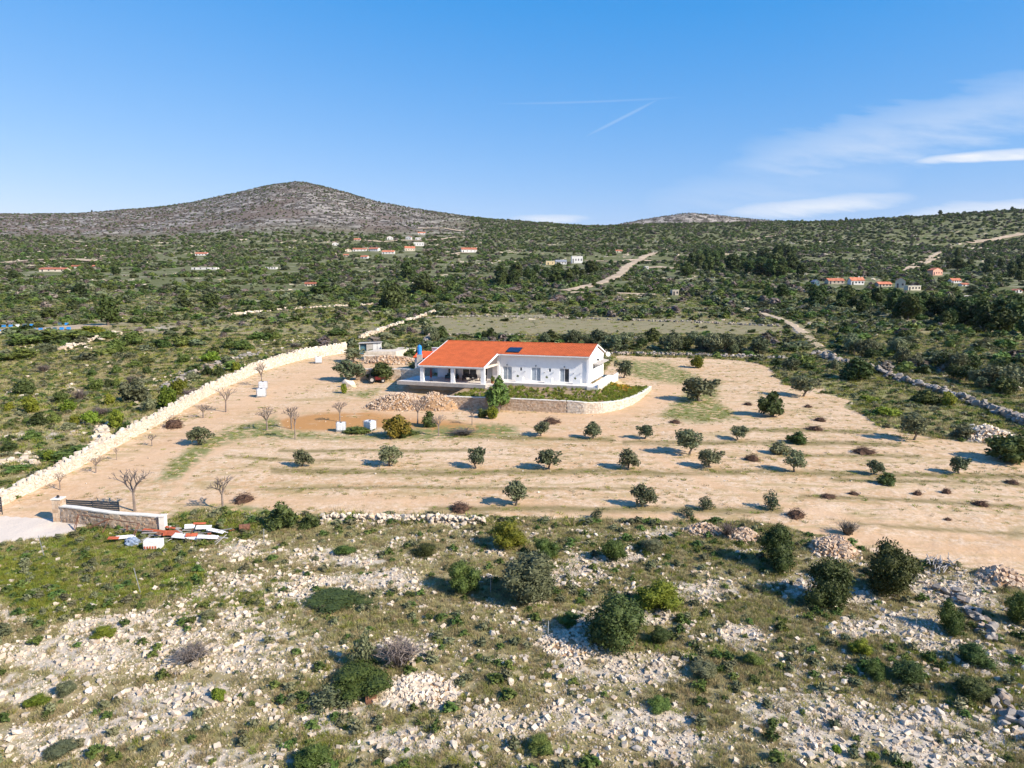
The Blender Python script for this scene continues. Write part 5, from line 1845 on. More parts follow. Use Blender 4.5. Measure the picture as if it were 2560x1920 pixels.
bush(2312, 1010, 64, 40, 'dark', 'dark wide shrub in the green plot, left of a lighter shrub')
bush(2367, 1015, 44, 38, 'yg', 'lighter green shrub in the green plot beside a dark one')
bush(2168, 1004, 58, 16, 'yg', 'low yellow green mound in the green plot, the upper one')
bush(2215, 1039, 74, 22, 'yg', 'low yellow green mound in the green plot, the lower one')
bush(2403, 1096, 52, 36, 'grey', 'grey green shrub left of the pale stone heap')
bush(2530, 1152, 120, 74, 'dark', 'big dark bush at the right edge of the orchard')
bush(1996, 1107, 52, 30, 'green', 'low green shrub in the orchard, the upper of a close pair')
bush(1950, 1135, 54, 35, 'grey', 'grey green shrub in the orchard, the lower of a close pair')
bush(2216, 1209, 46, 32, 'dark', 'dark low shrub in front of a pale olive tree')
bush(710, 1315, 82, 64, 'dark', 'round dark green bush at the left end of the tumbled wall')
bush(778, 1317, 54, 36, 'dark', 'smaller dark bush beside the round one at the tumbled wall')
bush(1015, 1090, 60, 24, 'dark', 'low dark green bush under the mimosa')
bush(895, 1082, 80, 16, 'green', 'low green growth around the second water tank')
bush(1160, 1086, 90, 14, 'twig', 'brown dry brush at the right end of the rust coloured soil')

# bare winter trees
BT = [(668, 1075, 70, 64, 'bare spreading tree at the left end of the green strip'), (738, 1098, 40, 86, 'slim leafless tree with dark buds in the green strip'), (729, 1072, 50, 66, 'bare young tree standing in the rust coloured soil'),
      (850, 1055, 50, 60, 'bare tree just behind the left water tank'), (1044, 1060, 60, 72, 'bare tree in front of the rubble heap'), (1097, 1090, 50, 62, 'bare tree right of the dark oval bush'),
      (1180, 1062, 34, 50, 'thin bare sapling in front of the garden wall'), (337, 1278, 100, 120, 'bare fruit tree behind the gate wall'), (558, 1275, 80, 100, 'bare fruit tree on the sand right of the gate wall'),
      (565, 1030, 60, 70, 'bare tree close to the boundary wall, below the water tanks'), (655, 965, 50, 66, 'bare tree behind the pair of water tanks'), (508, 1045, 60, 40, 'low twisted bare tree beside the boundary wall'),
      (728, 905, 40, 38, 'small bare tree near the upper boundary wall'), (240, 1182, 50, 46, 'small leafy sapling by the boundary wall'), (292, 1150, 20, 36, 'thin sapling between drive and boundary wall'),
      (150, 1225, 50, 50, 'dark twisted shrub tree at the foot of the boundary wall'), (380, 1115, 40, 34, 'bare sapling beside the drive above the fruit trees'), (840, 880, 20, 40, 'slender bare tree at the end of the boundary wall')]
for k, (x, y, w, h, lb) in enumerate(BT):
    tree(BARE, x, y, w * 1.35, h, lb, 'bare winter trees', 'bare_tree')

# brush piles
BR = [(1378, 1057, 54, 15, 'dark brush pile in front of the garden wall'), (610, 1252, 62, 20, 'dark brush pile right of the bare fruit tree'), (1152, 1273, 70, 18, 'dark brush pile in the front orchard row'),
      (435, 1068, 60, 26, 'brown brush pile against the boundary wall'), (1688, 1057, 34, 10, 'small brush pile by the green patch'), (1870, 1012, 26, 8, 'tiny brush pile left of the dark round olive'),
      (2035, 1074, 46, 12, 'brush pile in the upper right orchard'), (2050, 1052, 36, 11, 'brush pile just above another one in the upper right orchard'), (2160, 1132, 66, 16, 'wide brush pile in the second row on the right'),
      (1880, 1150, 44, 17, 'reddish brush pile between two olive trees'), (2020, 1018, 24, 8, 'tiny brush pile below the leaning olive'), (1500 + 1655 / 2.087, 1236, 30, 12, 'small brush pile low on the right'),
      (2366, 1232, 30, 14, 'dark brush pile near the right end of the front row'), (2450, 1262, 44, 14, 'brush pile at the far right of the front row'), (2530, 1208, 40, 11, 'brush pile at the right edge of the orchard'),
      (1990, 1290, 60, 20, 'dry brush pile at the lower edge of the orchard'), (2135, 1236, 30, 10, 'small brush pile in the middle of the front right orchard'), (2070, 1242, 50, 8, 'flat brush pile beside the sparse sapling'), (2370, 1300, 22, 8, 'tiny brush pile on the sand at lower right')]


def brush_mesh(seed):
    g = random.Random(seed)
    mb = MB()
    for i in range(170):
        a, r = g.random() * 6.28, g.random() ** .6 * .42
        x, y = r * math.cos(a), r * math.sin(a)
        z = (1 - (r / .45) ** 2) * g.random() * .9
        L = g.uniform(.1, .24); b = g.random() * 6.28
        mb.tube((x - L * math.cos(b), y - L * math.sin(b), max(z + g.uniform(-.2, .2), 0)), (x + L * math.cos(b), y + L * math.sin(b), max(z + g.uniform(-.2, .3), 0)), .011, .008, 3, cap=False)
    v, f = ICO1
    i0 = len(mb.v)
    mb.v += [tuple(q) for q in (v * np.array([.38, .38, .55]) * (1 + .2 * np.sin(v[:, :1] * 8)))]
    for q in f:
        mb.f.append(tuple(int(k) + i0 for k in q)); mb.m.append(0)
    return mb.mesh('brush', M_brush)


BRM = [brush_mesh(i) for i in range(3)]
for (x, y, w, h, lb) in BR:
    p, ww, hh = spot(x, y, w, h)
    o = link('brush_pile', random.choice(BRM), None, (p[0], p[1], p[2] - .03), (0, 0, random.random() * 6), (ww, ww * .8, hh * 1.3))
    tag(o, lb, 'brush pile', 'piles of cut brush in the orchard')

# grey branches stacked at the right
p0 = G(2350, 1418)
g = random.Random(5)
for k in range(26):
    a = g.uniform(-.35, .5) + (1.2 if k % 4 == 0 else .9)
    mb = MB(); L = g.uniform(1.0, 1.9); r = g.uniform(.03, .06)
    mb.tube((-L / 2, 0, 0), (0, g.uniform(-.08, .08), g.uniform(-.05, .05)), r, r * .9, 6); mb.tube((0, 0, 0), (L / 2, g.uniform(-.1, .1), 0), r * .9, r * .6, 6)
    o = mb.build('cut_branch', M_wood, None, (p0[0] + g.gauss(0, .6), p0[1] + g.gauss(0, .35), p0[2] + .1 + k * .022))
    o.rotation_euler = (0, g.uniform(-.25, .25), a)
    tag(o, 'grey cut branch in the wood stack at the lower right edge of the orchard', 'branch', 'branches of the wood stack')

# ------------------------------------------------------------------ foreground bushes
FG = [(1275, 1367, 90, 72, 'yg', 'olive green bush above the centre of the foreground'), (1325, 1502, 168, 138, 'grey', 'large grey green bush in the middle foreground'), (1157, 1482, 88, 84, 'green', 'medium bush left of the large grey green one'),
      (1530, 1612, 168, 142, 'dark', 'largest dark round bush in the foreground'), (1650, 1606, 62, 42, 'dark', 'small dark bush at the right foot of the largest one'), (1535, 1402, 68, 58, 'green', 'rounded green bush below the sandy edge'),
      (1365, 1397, 64, 54, 'green', 'green bush directly above the large grey green one'), (1945, 1420, 100, 120, 'dark', 'tall dark bush in front of the rubble heaps'), (2070, 1510, 132, 124, 'dark', 'broad dark bush, left of a pair at the right'),
      (2225, 1488, 144, 146, 'dark', 'tallest dark bush of the pair at the right'), (2375, 1577, 66, 88, 'green', 'upright green bush beside the grey boulders'), (2440, 1662, 88, 58, 'dark', 'dark bush below the grey boulders near the right edge'),
      (2270, 1702, 98, 56, 'dark', 'low wide dark bush in the right foreground'), (2187, 1692, 52, 48, 'green', 'small bright bush left of the low wide one'), (2150, 1632, 58, 40, 'yg', 'small green bush on the rocky right slope'),
      (2430, 1742, 104, 52, 'dark', 'low dark bush near the lower right corner'), (1645, 1517, 124, 76, 'yg', 'loose olive green bush right of the large grey green one'), (905, 1668, 62, 112, 'loose', 'sparse upright young tree in the left foreground'),
      (900, 1722, 160, 50, 'green', 'dark low thicket at the foot of the sparse young tree'), (850, 1503, 170, 20, 'dark', 'flat dark green mat of shrub left of centre'), (1060, 1388, 64, 32, 'dark', 'small dark bush in the upper left foreground'),
      (780, 1916, 96, 66, 'green', 'bush at the bottom edge, left of centre'), (92, 1762, 60, 28, 'yg', 'bright yellow green cushion near the left edge'), (545, 1750, 38, 32, 'yg', 'bright yellow green cushion beside a white slab'),
      (2550, 1562, 70, 92, 'green', 'green bush cut by the right edge'), (860, 1385, 56, 26, 'green', 'grey green low bush below the tumbled wall'), (520, 1550, 44, 26, 'grey', 'small grey shrub in the rubble at left'),
      (165, 1735, 60, 34, 'grey', 'grey dwarf shrub behind the yellow green cushion'), (2090, 1880, 26, 18, 'yg', 'tiny green cushion on the white stones, the left one'), (2180, 1895, 30, 18, 'yg', 'tiny green cushion on the white stones, the right one'),
      (1000, 1660, 140, 60, 'twig', 'purple brown leafless shrub right of the sparse young tree'), (480, 1650, 120, 36, 'twig', 'purple brown leafless shrub in the left foreground'), (2120, 1335, 70, 34, 'twig', 'brown leafless shrub behind the rubble heap'),
      (1490, 1300, 40, 34, 'loose', 'straggly dry plant on the orchard edge near the front olive'), (1820, 1345, 60, 40, 'twig', 'brown dry shrub behind the small rubble heap'), (2200, 1440, 40, 40, 'twig', 'brown twiggy shrub behind the tallest dark bush'),
      (1630, 1380, 70, 36, 'grey', 'grey green low shrub in the grass below the sandy edge'), (1420, 1560, 60, 30, 'green', 'small green bush in the shade of the largest one'), (260, 1590, 60, 24, 'yg', 'bright green low plant on the white rubble at left'),
      (820, 1760, 100, 50, 'loose', 'pale straw green tussock in the left foreground'), (1760, 1690, 80, 40, 'grey', 'grey green tussock shrub in the right foreground'), (1650, 1770, 60, 30, 'green', 'small bush on the stony grass right of centre'),
      (150, 1880, 90, 26, 'grey', 'low dark green growth in the lower left corner'), (1350, 1880, 70, 40, 'green', 'small green bush near the bottom edge'), (1880, 1660, 50, 36, 'green', 'small round bush on the right slope above the white scree')]
for f in FG:
    bush(*f)

# thin metal stakes
for (x, y, h, lb) in ((112, 1395, 60, 'thin leaning metal stake in the green grass at left, upper one'), (352, 1485, 70, 'thin leaning metal stake in the green grass at left, lower one'), (1226, 1485, 50, 'thin stake beside the large grey green bush'),
                      (660, 1360, 40, 'thin stake right of the scrap pile'), (2290, 1565, 46, 'green fence stake left of the upright bush'), (1370, 1590, 40, 'thin stake left of the largest dark bush')):
    p, w, hh = spot(x, y, 2, h)
    mb = MB(); mb.box(-.025, .025, -.006, .006, -.2, hh); mb.box(-.006, .006, .006, .03, -.2, hh)
    for k in range(4):
        mb.box(-.035, .035, -.012, -.006, hh * (.25 + .2 * k), hh * (.25 + .2 * k) + .02)
    o = mb.build('fence_stake', M_galv, None, p)
    o.rotation_euler = (0, -.16 if x < 400 else .03, .3)
    tag(o, lb, 'stake')

# white slab lying in the rubble
p = G(522, 1755)
mb = MB(); mb.hexa([(-.5, -.12, 0), (.5, -.18, 0), (.48, .16, 0), (-.42, .2, 0), (-.47, -.1, .14), (.46, -.15, .12), (.44, .12, .13), (-.4, .17, .15)])
o = mb.build('stone_slab', M_rock, None, p, -.5); tag(o, 'flat white stone slab beside a yellow green cushion plant', 'slab')
p = G(928, 1755)
mb = MB(); mb.box(-.3, .3, -.02, .02, 0, .4); mb.box(-.3, .3, -.2, -.02, 0, .03)
o = mb.build('rusty_sheet', M_rustm, None, p, .5); tag(o, 'piece of rusty sheet metal on the white stones', 'sheet')

# ------------------------------------------------------------------ scrub left of the boundary wall
LS = [(63, 987, 54, 40, 'dark'), (80, 1031, 45, 46, 'yg'), (26, 1027, 28, 24, 'yg'), (95, 1064, 52, 36, 'dark'), (135, 1060, 36, 34, 'green'), (78, 1099, 46, 26, 'green'), (171, 1029, 40, 32, 'yg'), (150, 1007, 40, 30, 'green'),
      (187, 1064, 32, 26, 'yg'), (228, 1062, 40, 38, 'yg'), (273, 1013, 30, 30, 'yg'), (334, 1005, 74, 64, 'grey'), (417, 1020, 52, 60, 'yg'), (452, 988, 42, 44, 'yg'), (290, 1068, 46, 48, 'yg'), (370, 1030, 40, 36, 'grey'),
      (238, 975, 40, 34, 'green'), (230, 940, 22, 18, 'green'), (271, 968, 22, 22, 'dark'), (293, 968, 22, 24, 'green'), (289, 934, 28, 24, 'green'), (334, 920, 36, 20, 'green'), (365, 910, 36, 22, 'dark'), (369, 934, 24, 20, 'dark'),
      (323, 897, 32, 18, 'grey'), (458, 908, 36, 28, 'green'), (456, 866, 58, 28, 'green'), (336, 862, 54, 36, 'green'), (289, 882, 42, 38, 'green'), (204, 860, 40, 22, 'grey'), (267, 847, 66, 20, 'green'), (121, 882, 60, 26, 'grey'),
      (54, 899, 74, 32, 'green'), (10, 903, 40, 22, 'green'), (152, 853, 140, 32, 'green'), (60, 862, 90, 30, 'green'), (230, 838, 70, 24, 'yg'), (525, 905, 54, 28, 'yg'), (520, 938, 30, 28, 'dark'), (548, 940, 28, 28, 'dark'),
      (590, 930, 26, 26, 'yg'), (665, 915, 36, 28, 'green'), (783, 872, 28, 22, 'dark'), (690, 866, 20, 14, 'dark'), (575, 870, 52, 28, 'green'), (610, 875, 52, 26, 'green'), (640, 850, 40, 22, 'green'), (690, 848, 44, 20, 'green'),
      (410, 870, 44, 30, 'green'), (845, 840, 60, 20, 'green'), (740, 870, 40, 14, 'twig'), (320, 1090, 50, 40, 'green'), (200, 1145, 110, 34, 'green'), (130, 1150, 60, 26, 'yg'), (20, 1130, 40, 28, 'dark'), (40, 1180, 60, 18, 'green'),
      (170, 1075, 40, 20, 'grey'), (480, 950, 40, 24, 'grey'), (200, 1000, 50, 26, 'twig'), (110, 930, 50, 20, 'twig'), (330, 960, 40, 22, 'twig'), (480, 1000, 60, 30, 'twig'), (250, 1040, 60, 22, 'twig'), (560, 960, 40, 18, 'twig')]
LKW = {'dark': 'dark green', 'yg': 'bright yellow green', 'green': 'mid green', 'grey': 'grey green', 'twig': 'brown leafless'}
ORD = ['leftmost', 'second from left', 'third from left', 'fourth from left', 'fifth from left', 'sixth from left', 'seventh from left', 'eighth from left', 'ninth from left', 'tenth from left', 'eleventh from left', 'twelfth from left']
PLC = ['along the high stony bank left of the wall', 'half way up the scrub left of the wall', 'low in the scrub close to the boundary wall']
zone_of = lambda y: 0 if y < 890 else (1 if y < 990 else 2)
for (x, y, w, h, k) in LS:
    mates = sorted(q[0] for q in LS if q[4] == k and zone_of(q[1]) == zone_of(y))
    bush(x, y, w, h, k, '%s shrub, %s %s' % (LKW[k], ORD[mates.index(x)] if len(mates) > 1 else 'the only one', PLC[zone_of(y)]), LKW[k] + ' shrubs left of the wall')
tree(PINE, 271, 815, 74, 66, 'tall dark pine above the blue hives at the left', name='pine_tree')
tree(PINE, 120, 800, 50, 30, 'low bushy pine left of the tall dark pine', name='pine_tree')
tree(DARKT, 985, 775, 62, 64, 'tall dark green tree behind the shed', name='evergreen_tree')
tree(DARKT, 1062, 735, 60, 46, 'dark tree behind the shed, upper right of the tallest', name='evergreen_tree')
tree(PINE, 1018, 696, 46, 40, 'dark pine in the valley below the village', name='pine_tree')
tree(PINE, 800, 742, 70, 34, 'broad dark pine below the lone red roof', name='pine_tree')
tree(PINE, 200, 740, 50, 30, 'dark pine in the scrub at the upper left', name='pine_tree')
tree(PINE, 35, 700, 30, 22, 'small dark pine near the left edge of the valley', name='pine_tree')
tree(PINE, 290, 688, 34, 22, 'round dark pine in the left valley', name='pine_tree')
tree(PINE, 530, 770, 60, 36, 'broad olive green pine in the scrub above the drive', name='pine_tree')

# colourful hives / crates on the pale yard at the left
HIVE = None
for k in range(22):
    row = k // 11
    x = -8 + (k % 11) * 17.5 + row * 5
    y = (819 if row == 0 else 830) - (k % 11) * .6
    if k in (6, 7, 8):
        continue
    p = G(x, y)
    colr = [M_blue, M_blue, M_blue, M_tank, M_plank][k % 5]
    o = empty('beehive', p, .2, '%s hive in the %s row at the far left, number %s from the edge' % ({M_blue: 'blue', M_tank: 'white', M_plank: 'dark teal'}[colr], 'back' if row == 0 else 'front', ['one', 'two', 'three', 'four', 'five', 'six', 'seven', 'eight', 'nine', 'ten', 'eleven'][k % 11]), 'beehive', '%s hives' % {M_blue: 'blue', M_tank: 'white', M_plank: 'dark teal'}[colr])
    o.scale = (.8, .8, .7)
    m = MB(); m.box(-.55, .55, -.45, .45, .15, .7); m.build('brood_box', colr, o)
    m = MB(); m.box(-.5, .5, -.4, .4, .702, 1.1); m.build('super_box', colr, o)
    m = MB(); m.box(-.6, .6, -.5, .5, 1.102, 1.18); m.build('lid', M_galv, o)
    m = MB(); m.box(-.5, -.4, -.4, .4, 0, .148); m.box(.4, .5, -.4, .4, 0, .148); m.build('stand', M_wood, o)


# ------------------------------------------------------------------ far buildings
def far_house(px, py, wpx, hpx, roof, wall, rz, label, depth=7.0, name='village_house', roofmat=None, win=3):
    p = G(px, py)
    k = p[1] / F
    w, h = wpx * k, hpx * k
    o = empty(name, (p[0], p[1], p[2]), rz, label, 'house')
    rm = roofmat or M_roofred
    if roof == 'flat':
        wh = h
        m = MB(); m.box(-w / 2, w / 2, 0, depth, -1.2, wh); m.build('wall', wall, o)
        m = MB(); m.box(-w / 2 - .15, w / 2 + .15, -.15, depth + .15, wh + .003, wh + .25); m.build('roof', rm if roofmat else M_coping, o)
    elif roof == 'gable_front':
        wh = h * .68
        m = MB()
        m.prism([(-w / 2, -1.2), (w / 2, -1.2), (w / 2, wh), (0, h), (-w / 2, wh)], 0, depth)
        b = m.build('wall', wall, o); b.rotation_euler.z = math.pi / 2
        for s in (-1, 1):
            m = MB(); m.hexa([(0, -.3, h + .02), (s * (w / 2 + .3), -.3, wh - .22), (s * (w / 2 + .3), depth + .3, wh - .22), (0, depth + .3, h + .02), (0, -.3, h + .2), (s * (w / 2 + .3), -.3, wh - .04), (s * (w / 2 + .3), depth + .3, wh - .04), (0, depth + .3, h + .2)])
            m.build('roof', rm, o)
    else:
        wh = h * .6
        m = MB(); m.prism([(0, -1.2), (depth, -1.2), (depth, wh), (depth / 2, h - .1), (0, wh)], -w / 2, w / 2); m.build('wall', wall, o)
        for a, b in ((-.35, depth / 2), (depth + .35, depth / 2)):
            za = wh - .2
            m = MB(); m.hexa([(-w / 2 - .3, a, za), (w / 2 + .3, a, za), (w / 2 + .3, b, h), (-w / 2 - .3, b, h), (-w / 2 - .3, a, za + .18), (w / 2 + .3, a, za + .18), (w / 2 + .3, b, h + .18), (-w / 2 - .3, b, h + .18)])
            m.build('roof', rm, o)
        if w > 9:
            m = MB(); m.box(w * .2, w * .2 + .7, depth * .5 + .3, depth * .5 + 1.0, h - .6, h + .9); m.build('chimney', wall, o)
    wz = wh * .35
    for i in range(win):
        x = -w / 2 + w * (i + .5) / win
        ww = min(.55, w / win * .25)
        m = MB(); m.box(x - ww, x + ww, -.06, -.004, wz if i != 0 else .05, wz + max(1.1, wh * .28)); m.build('window' if i else 'door', M_darkglass, o)
    m = MB(); m.box(w / 2 + .004, w / 2 + .06, depth * .4, depth * .4 + .9, wz, wz + 1.2); m.build('window', M_darkglass, o)
    return o


FW, CR, ST = M_farwhite, M_cream, M_stonehouse
FH = [(899, 628, 33, 8, 'side', FW, .1, 'long red roofed house at the left of the hillside village'), (933, 628, 25, 9, 'side', FW, -.3, 'red roofed white house just right of the longest village roof'), (871, 630, 15, 8, 'gable_front', CR, .2, 'small red roofed house at the left end of the village'),
      (970, 635, 30, 9, 'side', FW, .0, 'white house with red roof in the middle of the village'), (1025, 627, 25, 11, 'side', CR, .2, 'house with the highest red roof right of the village centre'), (910, 646, 18, 7, 'side', FW, -.2, 'lowest small house of the village'),
      (838, 614, 14, 9, 'gable_front', FW, .1, 'lone small white house left above the village'), (975, 599, 14, 9, 'gable_front', FW, .1, 'white house above the village, the left of three'), (1021, 599, 14, 9, 'gable_front', FW, -.2, 'white house above the village, the middle of three'),
      (1047, 615, 25, 9, 'flat', FW, .1, 'long white building right above the village'), (1054, 586, 18, 6, 'side', FW, .1, 'highest white house on the mountain foot'), (1173, 631, 38, 12, 'side', FW, .2, 'large white house with red roof right of the village'),
      (865, 641, 12, 6, 'side', ST, 0, 'low red roofed shed below the left end of the village'), (1045, 600, 12, 6, 'flat', FW, 0, 'small white cube house right of the upper three'), (893, 602, 16, 6, 'side', ST, 0, 'small orange roofed house above the village at left'),
      (776, 715, 27, 9, 'side', CR, .1, 'lone house with orange roof half hidden by a pine'), (130, 679, 62, 10, 'side', CR, .05, 'long red roofed building far left in the valley'), (188, 671, 20, 8, 'side', FW, .1, 'white house beside the long red roof far left'),
      (503, 639, 28, 8, 'side', FW, .1, 'small red roofed white house at the mountain foot, left of the village'), (509, 674, 60, 5, 'flat', FW, .0, 'long low white wall building in the left valley'), (677, 673, 26, 5, 'flat', FW, 0, 'low white flat building in the valley below the village'), (235, 669, 10, 6, 'side', ST, 0, 'tiny red roof right of the far left houses'),
      (1443, 658, 27, 17, 'flat', FW, .05, 'modern white two storey house on the slope'), (1403, 661, 27, 11, 'side', FW, .05, 'grey roofed white house left of the modern one'), (1376, 662, 22, 9, 'flat', M_yellowwall, .05, 'half built yellowish house on the slope'),
      (1617, 673, 9, 7, 'flat', FW, .1, 'tiny white cabin right of the dirt track'), (1689, 738, 16, 12, 'flat', ST, .1, 'small roofless stone hut in the scrub'), (1548, 631, 16, 6, 'side', CR, .1, 'small pink roofed house above the modern one'),
      (2091, 710, 40, 14, 'side', ST, .05, 'row house with long red roof in the right hamlet'), (2144, 712, 33, 18, 'side', FW, .05, 'white two storey house with red roof in the right hamlet'), (2250, 720, 22, 26, 'gable_front', CR, -.5, 'tall stone house with gable towards the camera in the right hamlet'),
      (2213, 717, 34, 12, 'side', ST, .1, 'low stone house between white house and tall gable'), (2286, 726, 32, 11, 'flat', CR, .05, 'flat roofed beige house right of the tall gable'), (2344, 688, 30, 18, 'gable_front', M_pink, .3, 'pink house high at the right'),
      (2391, 708, 25, 12, 'side', FW, .1, 'red roofed house right below the pink one'), (2415, 715, 20, 7, 'side', FW, .1, 'low white house beside the right red roof'), (2547, 732, 18, 9, 'gable_front', FW, .1, 'white house at the right edge of the hamlet'),
      (2042, 714, 14, 14, 'gable_front', M_plank, .2, 'dark shed at the left end of the right hamlet'), (2420, 747, 22, 7, 'flat', FW, 0, 'low white building below the right hamlet'), (2330, 752, 60, 5, 'flat', ST, 0, 'long low pale wall building below the right hamlet')]
for f in FH:
    x, y, w, h, rf, wl, rz, lb = f
    far_house(x, y, w, h, rf, wl, rz, lb, depth=min(9, max(4, w * G(x, y)[1] / F * .55)), roofmat=M_greyroof if 'grey roofed' in lb or 'dark shed' in lb else (M_coping if rf == 'flat' else None), win=2 if w < 25 else 4, name='dark_shed' if 'shed' in lb else ('stone_hut' if 'hut' in lb else 'village_house'))


# ------------------------------------------------------------------ dirt tracks (thin sheets draped on the slope)
def track(name, pts, width, label, lift=.1):
    P = np.array(gpath(pts))
    Q_ = path_points(P, max(1.0, P[:, 1].mean() / 120))
    d = np.gradient(Q_[:, :2], axis=0); d /= np.linalg.norm(d, axis=1)[:, None] + 1e-9
    nr = np.stack([-d[:, 1], d[:, 0]], 1)
    V, Q = [], []
    K = 6
    w_off = P[0][0] * .37
    for i, q in enumerate(Q_):
        ww = width * (1 + .35 * float(fbm(np.array([i * .37]), np.array([3.1]), 9)[0]))
        e0 = 1 + 1.3 * float(fbm(np.array([i * .61 + w_off]), np.array([7.7]), 19, 3)[0]); e1 = 1 + 1.3 * float(fbm(np.array([i * .61 + w_off]), np.array([31.7]), 23, 3)[0])
        for k in range(K + 1):
            x, y = q[:2] + nr[i] * (-.5 * e0 + k / K * (e0 + e1) * .5) * ww
            V.append((x, y, gz1(x, y) + lift - (.25 if k in (0, K) else 0)))
    n = K + 1
    for i in range(len(Q_) - 1):
        for k in range(K):
            Q.append((i * n + k, (i + 1) * n + k, (i + 1) * n + k + 1, i * n + k + 1))
    o = bpy.data.objects.new(name, npmesh(name, np.array(V), np.array(Q), [M_dirt])); COL.objects.link(o)
    tag(o, label, None, kind='structure')
    o['track'] = 1
    return Q_


TR = [([(1408, 728), (1450, 720), (1500, 708), (1545, 690), (1565, 668), (1600, 648), (1640, 632)], 9, 'pale dirt track climbing the slope behind the villa', .5), ([(1430, 731), (1500, 733), (1570, 734), (1640, 737)], 7, 'pale dirt terrace road behind the villa', .4),
      ([(2090, 905), (2062, 885), (2040, 862), (2015, 838), (1980, 812), (1950, 798), (1900, 782), (1860, 770)], 3.2, 'dirt track winding away on the right', .25), ([(1470, 652), (1540, 655), (1580, 650), (1690, 655)], 14, 'pale graded plots beside the modern white house', .8),
      ([(1720, 674), (1650, 668), (1590, 672)], 10, 'bare pale plot beside the pine grove', .8), ([(2560, 585), (2480, 600), (2420, 608)], 15, 'bare pale clearing on the right hillside', 1.2), ([(2340, 645), (2260, 680), (2290, 660), (2380, 618)], 6, 'straight pale track on the right hillside', .8),
      ([(910, 602), (960, 606), (1010, 602), (1100, 600), (1180, 592)], 12, 'pale road along the upper village', 1.5), ([(1110, 640), (1150, 633), (1175, 634)], 10, 'pale drive to the large white house', 1.2), ([(-20, 830), (60, 826), (200, 817), (260, 812)], 13, 'pale stony yard with hives at the left', .3),
      ([(1040, 573), (1110, 572), (1160, 580)], 14, 'bare pale patch at the mountain foot', 2.0), ([(1840, 604), (1900, 596), (1960, 585)], 7, 'pale terrace line on the right slope', 1.2), ([(0, 660), (80, 652), (180, 650), (250, 655)], 12, 'bare pale ground at the foot of the mountain, far left', 1.5)]
TRP = []
for pts, w, lb, lf in TR:
    TRP.append((track('dirt_track', pts, w, lb, lf), w))

# ------------------------------------------------------------------ pine groves, single trees
def grove(poly, n, hm, seed, label, group, kinds=PINE, name='pine_tree'):
    g = np.random.default_rng(seed)
    P = np.array(poly, float)
    c = 0
    while c < n:
        x, y = g.uniform(P[:, 0].min(), P[:, 0].max()), g.uniform(P[:, 1].min(), P[:, 1].max())
        if poly_mask(np.array([x]), np.array([y]), poly, 1)[0] < .5:
            continue
        if any(abs(x - f[0]) < f[2] * .6 + 7 and -6 < y - f[1] < 26 for f in FH):
            n -= .34
            continue
        p = G(x, y)
        h = hm * g.uniform(.65, 1.3); w = h * g.uniform(1.0, 1.5)
        o = empty(name, p, g.random() * 6.28, label, 'tree', group)
        src = kinds[int(g.integers(len(kinds)))]
        for nm, me in zip(('trunk', 'crown'), src):
            link(nm, me, o, (0, 0, 0), (0, 0, 0), (w, w, h))
        c += 1


grove([(1215, 712), (1250, 690), (1330, 680), (1480, 680), (1490, 695), (1380, 712), (1250, 718)], 28, 9.5, 1, 'dark pine in the grove below the modern white house', 'pines below the modern white house')
grove([(1700, 700), (1720, 660), (1780, 650), (1960, 650), (2040, 690), (1950, 700), (1800, 690)], 34, 12.5, 2, 'dark pine in the grove left of the right hamlet', 'pines left of the right hamlet')
grove([(1880, 640), (1960, 632), (1990, 645), (1900, 650)], 6, 13, 3, 'dark pine at the top of the grove left of the hamlet', 'pines at the top of the grove')
grove([(1850, 735), (2050, 745), (2250, 760), (2400, 785), (2600, 800), (2600, 850), (2450, 840), (2250, 800), (2050, 770), (1860, 752)], 64, 6.8, 4, 'dark pine in the belt of trees below the right hamlet', 'pines below the right hamlet')
grove([(2330, 640), (2450, 640), (2600, 650), (2600, 720), (2480, 690), (2380, 680)], 34, 9, 5, 'dark tree in the wooded slope above the right hamlet', 'trees above the right hamlet')
grove([(1500, 868), (1560, 868), (1700, 872), (1900, 880), (1900, 888), (1500, 884)], 16, 3.6, 6, 'olive tree along the wall behind the yard', 'trees along the wall behind the yard', OLIVE, 'olive_tree')
grove([(1080, 850), (1300, 848), (1700, 856), (1900, 862), (1900, 872), (1080, 862)], 20, 2.8, 7, 'green tree in the strip between villa and dry meadow', 'trees between villa and meadow', DARKT + OLIVE[1:])
grove([(2080, 865), (2300, 900), (2560, 960), (2560, 1010), (2300, 930), (2120, 885)], 26, 3.4, 8, 'olive tree in the old grove beyond the boulder line', 'olives beyond the boulder line', OLIVE, 'olive_tree')
for (x, y, h, lb) in ((1493, 566, 6, 'single cypress on the saddle skyline'), (1714, 533, 5, 'lone tree on top of the small hill'), (2115, 551, 9, 'dark tree on the right skyline, the left of two'), (2350, 538, 13, 'dark tree on the right skyline, the right of two'), (1940, 553, 7, 'small round tree on the middle skyline'),
                      (1895, 553, 6, 'tiny tree on the skyline right of the small hill'), (230, 534, 9, 'lone dark tree on the left skyline'), (2530, 527, 10, 'dark tree on the skyline at the right edge')):
    d = ray(x, y)
    az_px = x
    Dk = float(np.interp(x, SKX, SKD)) if not (1600 < x < 1800) else 2890.0
    t = Dk / d[1]
    X_, Y_ = d[0] * t, Dk
    o = empty('skyline_tree', (X_, Y_, gz1(X_, Y_) - .5), 0, lb, 'tree')
    for nm, me in zip(('trunk', 'crown'), PINE[1]):
        link(nm, me, o, (0, 0, 0), (0, 0, 0), (h * (.5 if 'cypress' in lb else 1.1), h * (.5 if 'cypress' in lb else 1.1), h * .9))

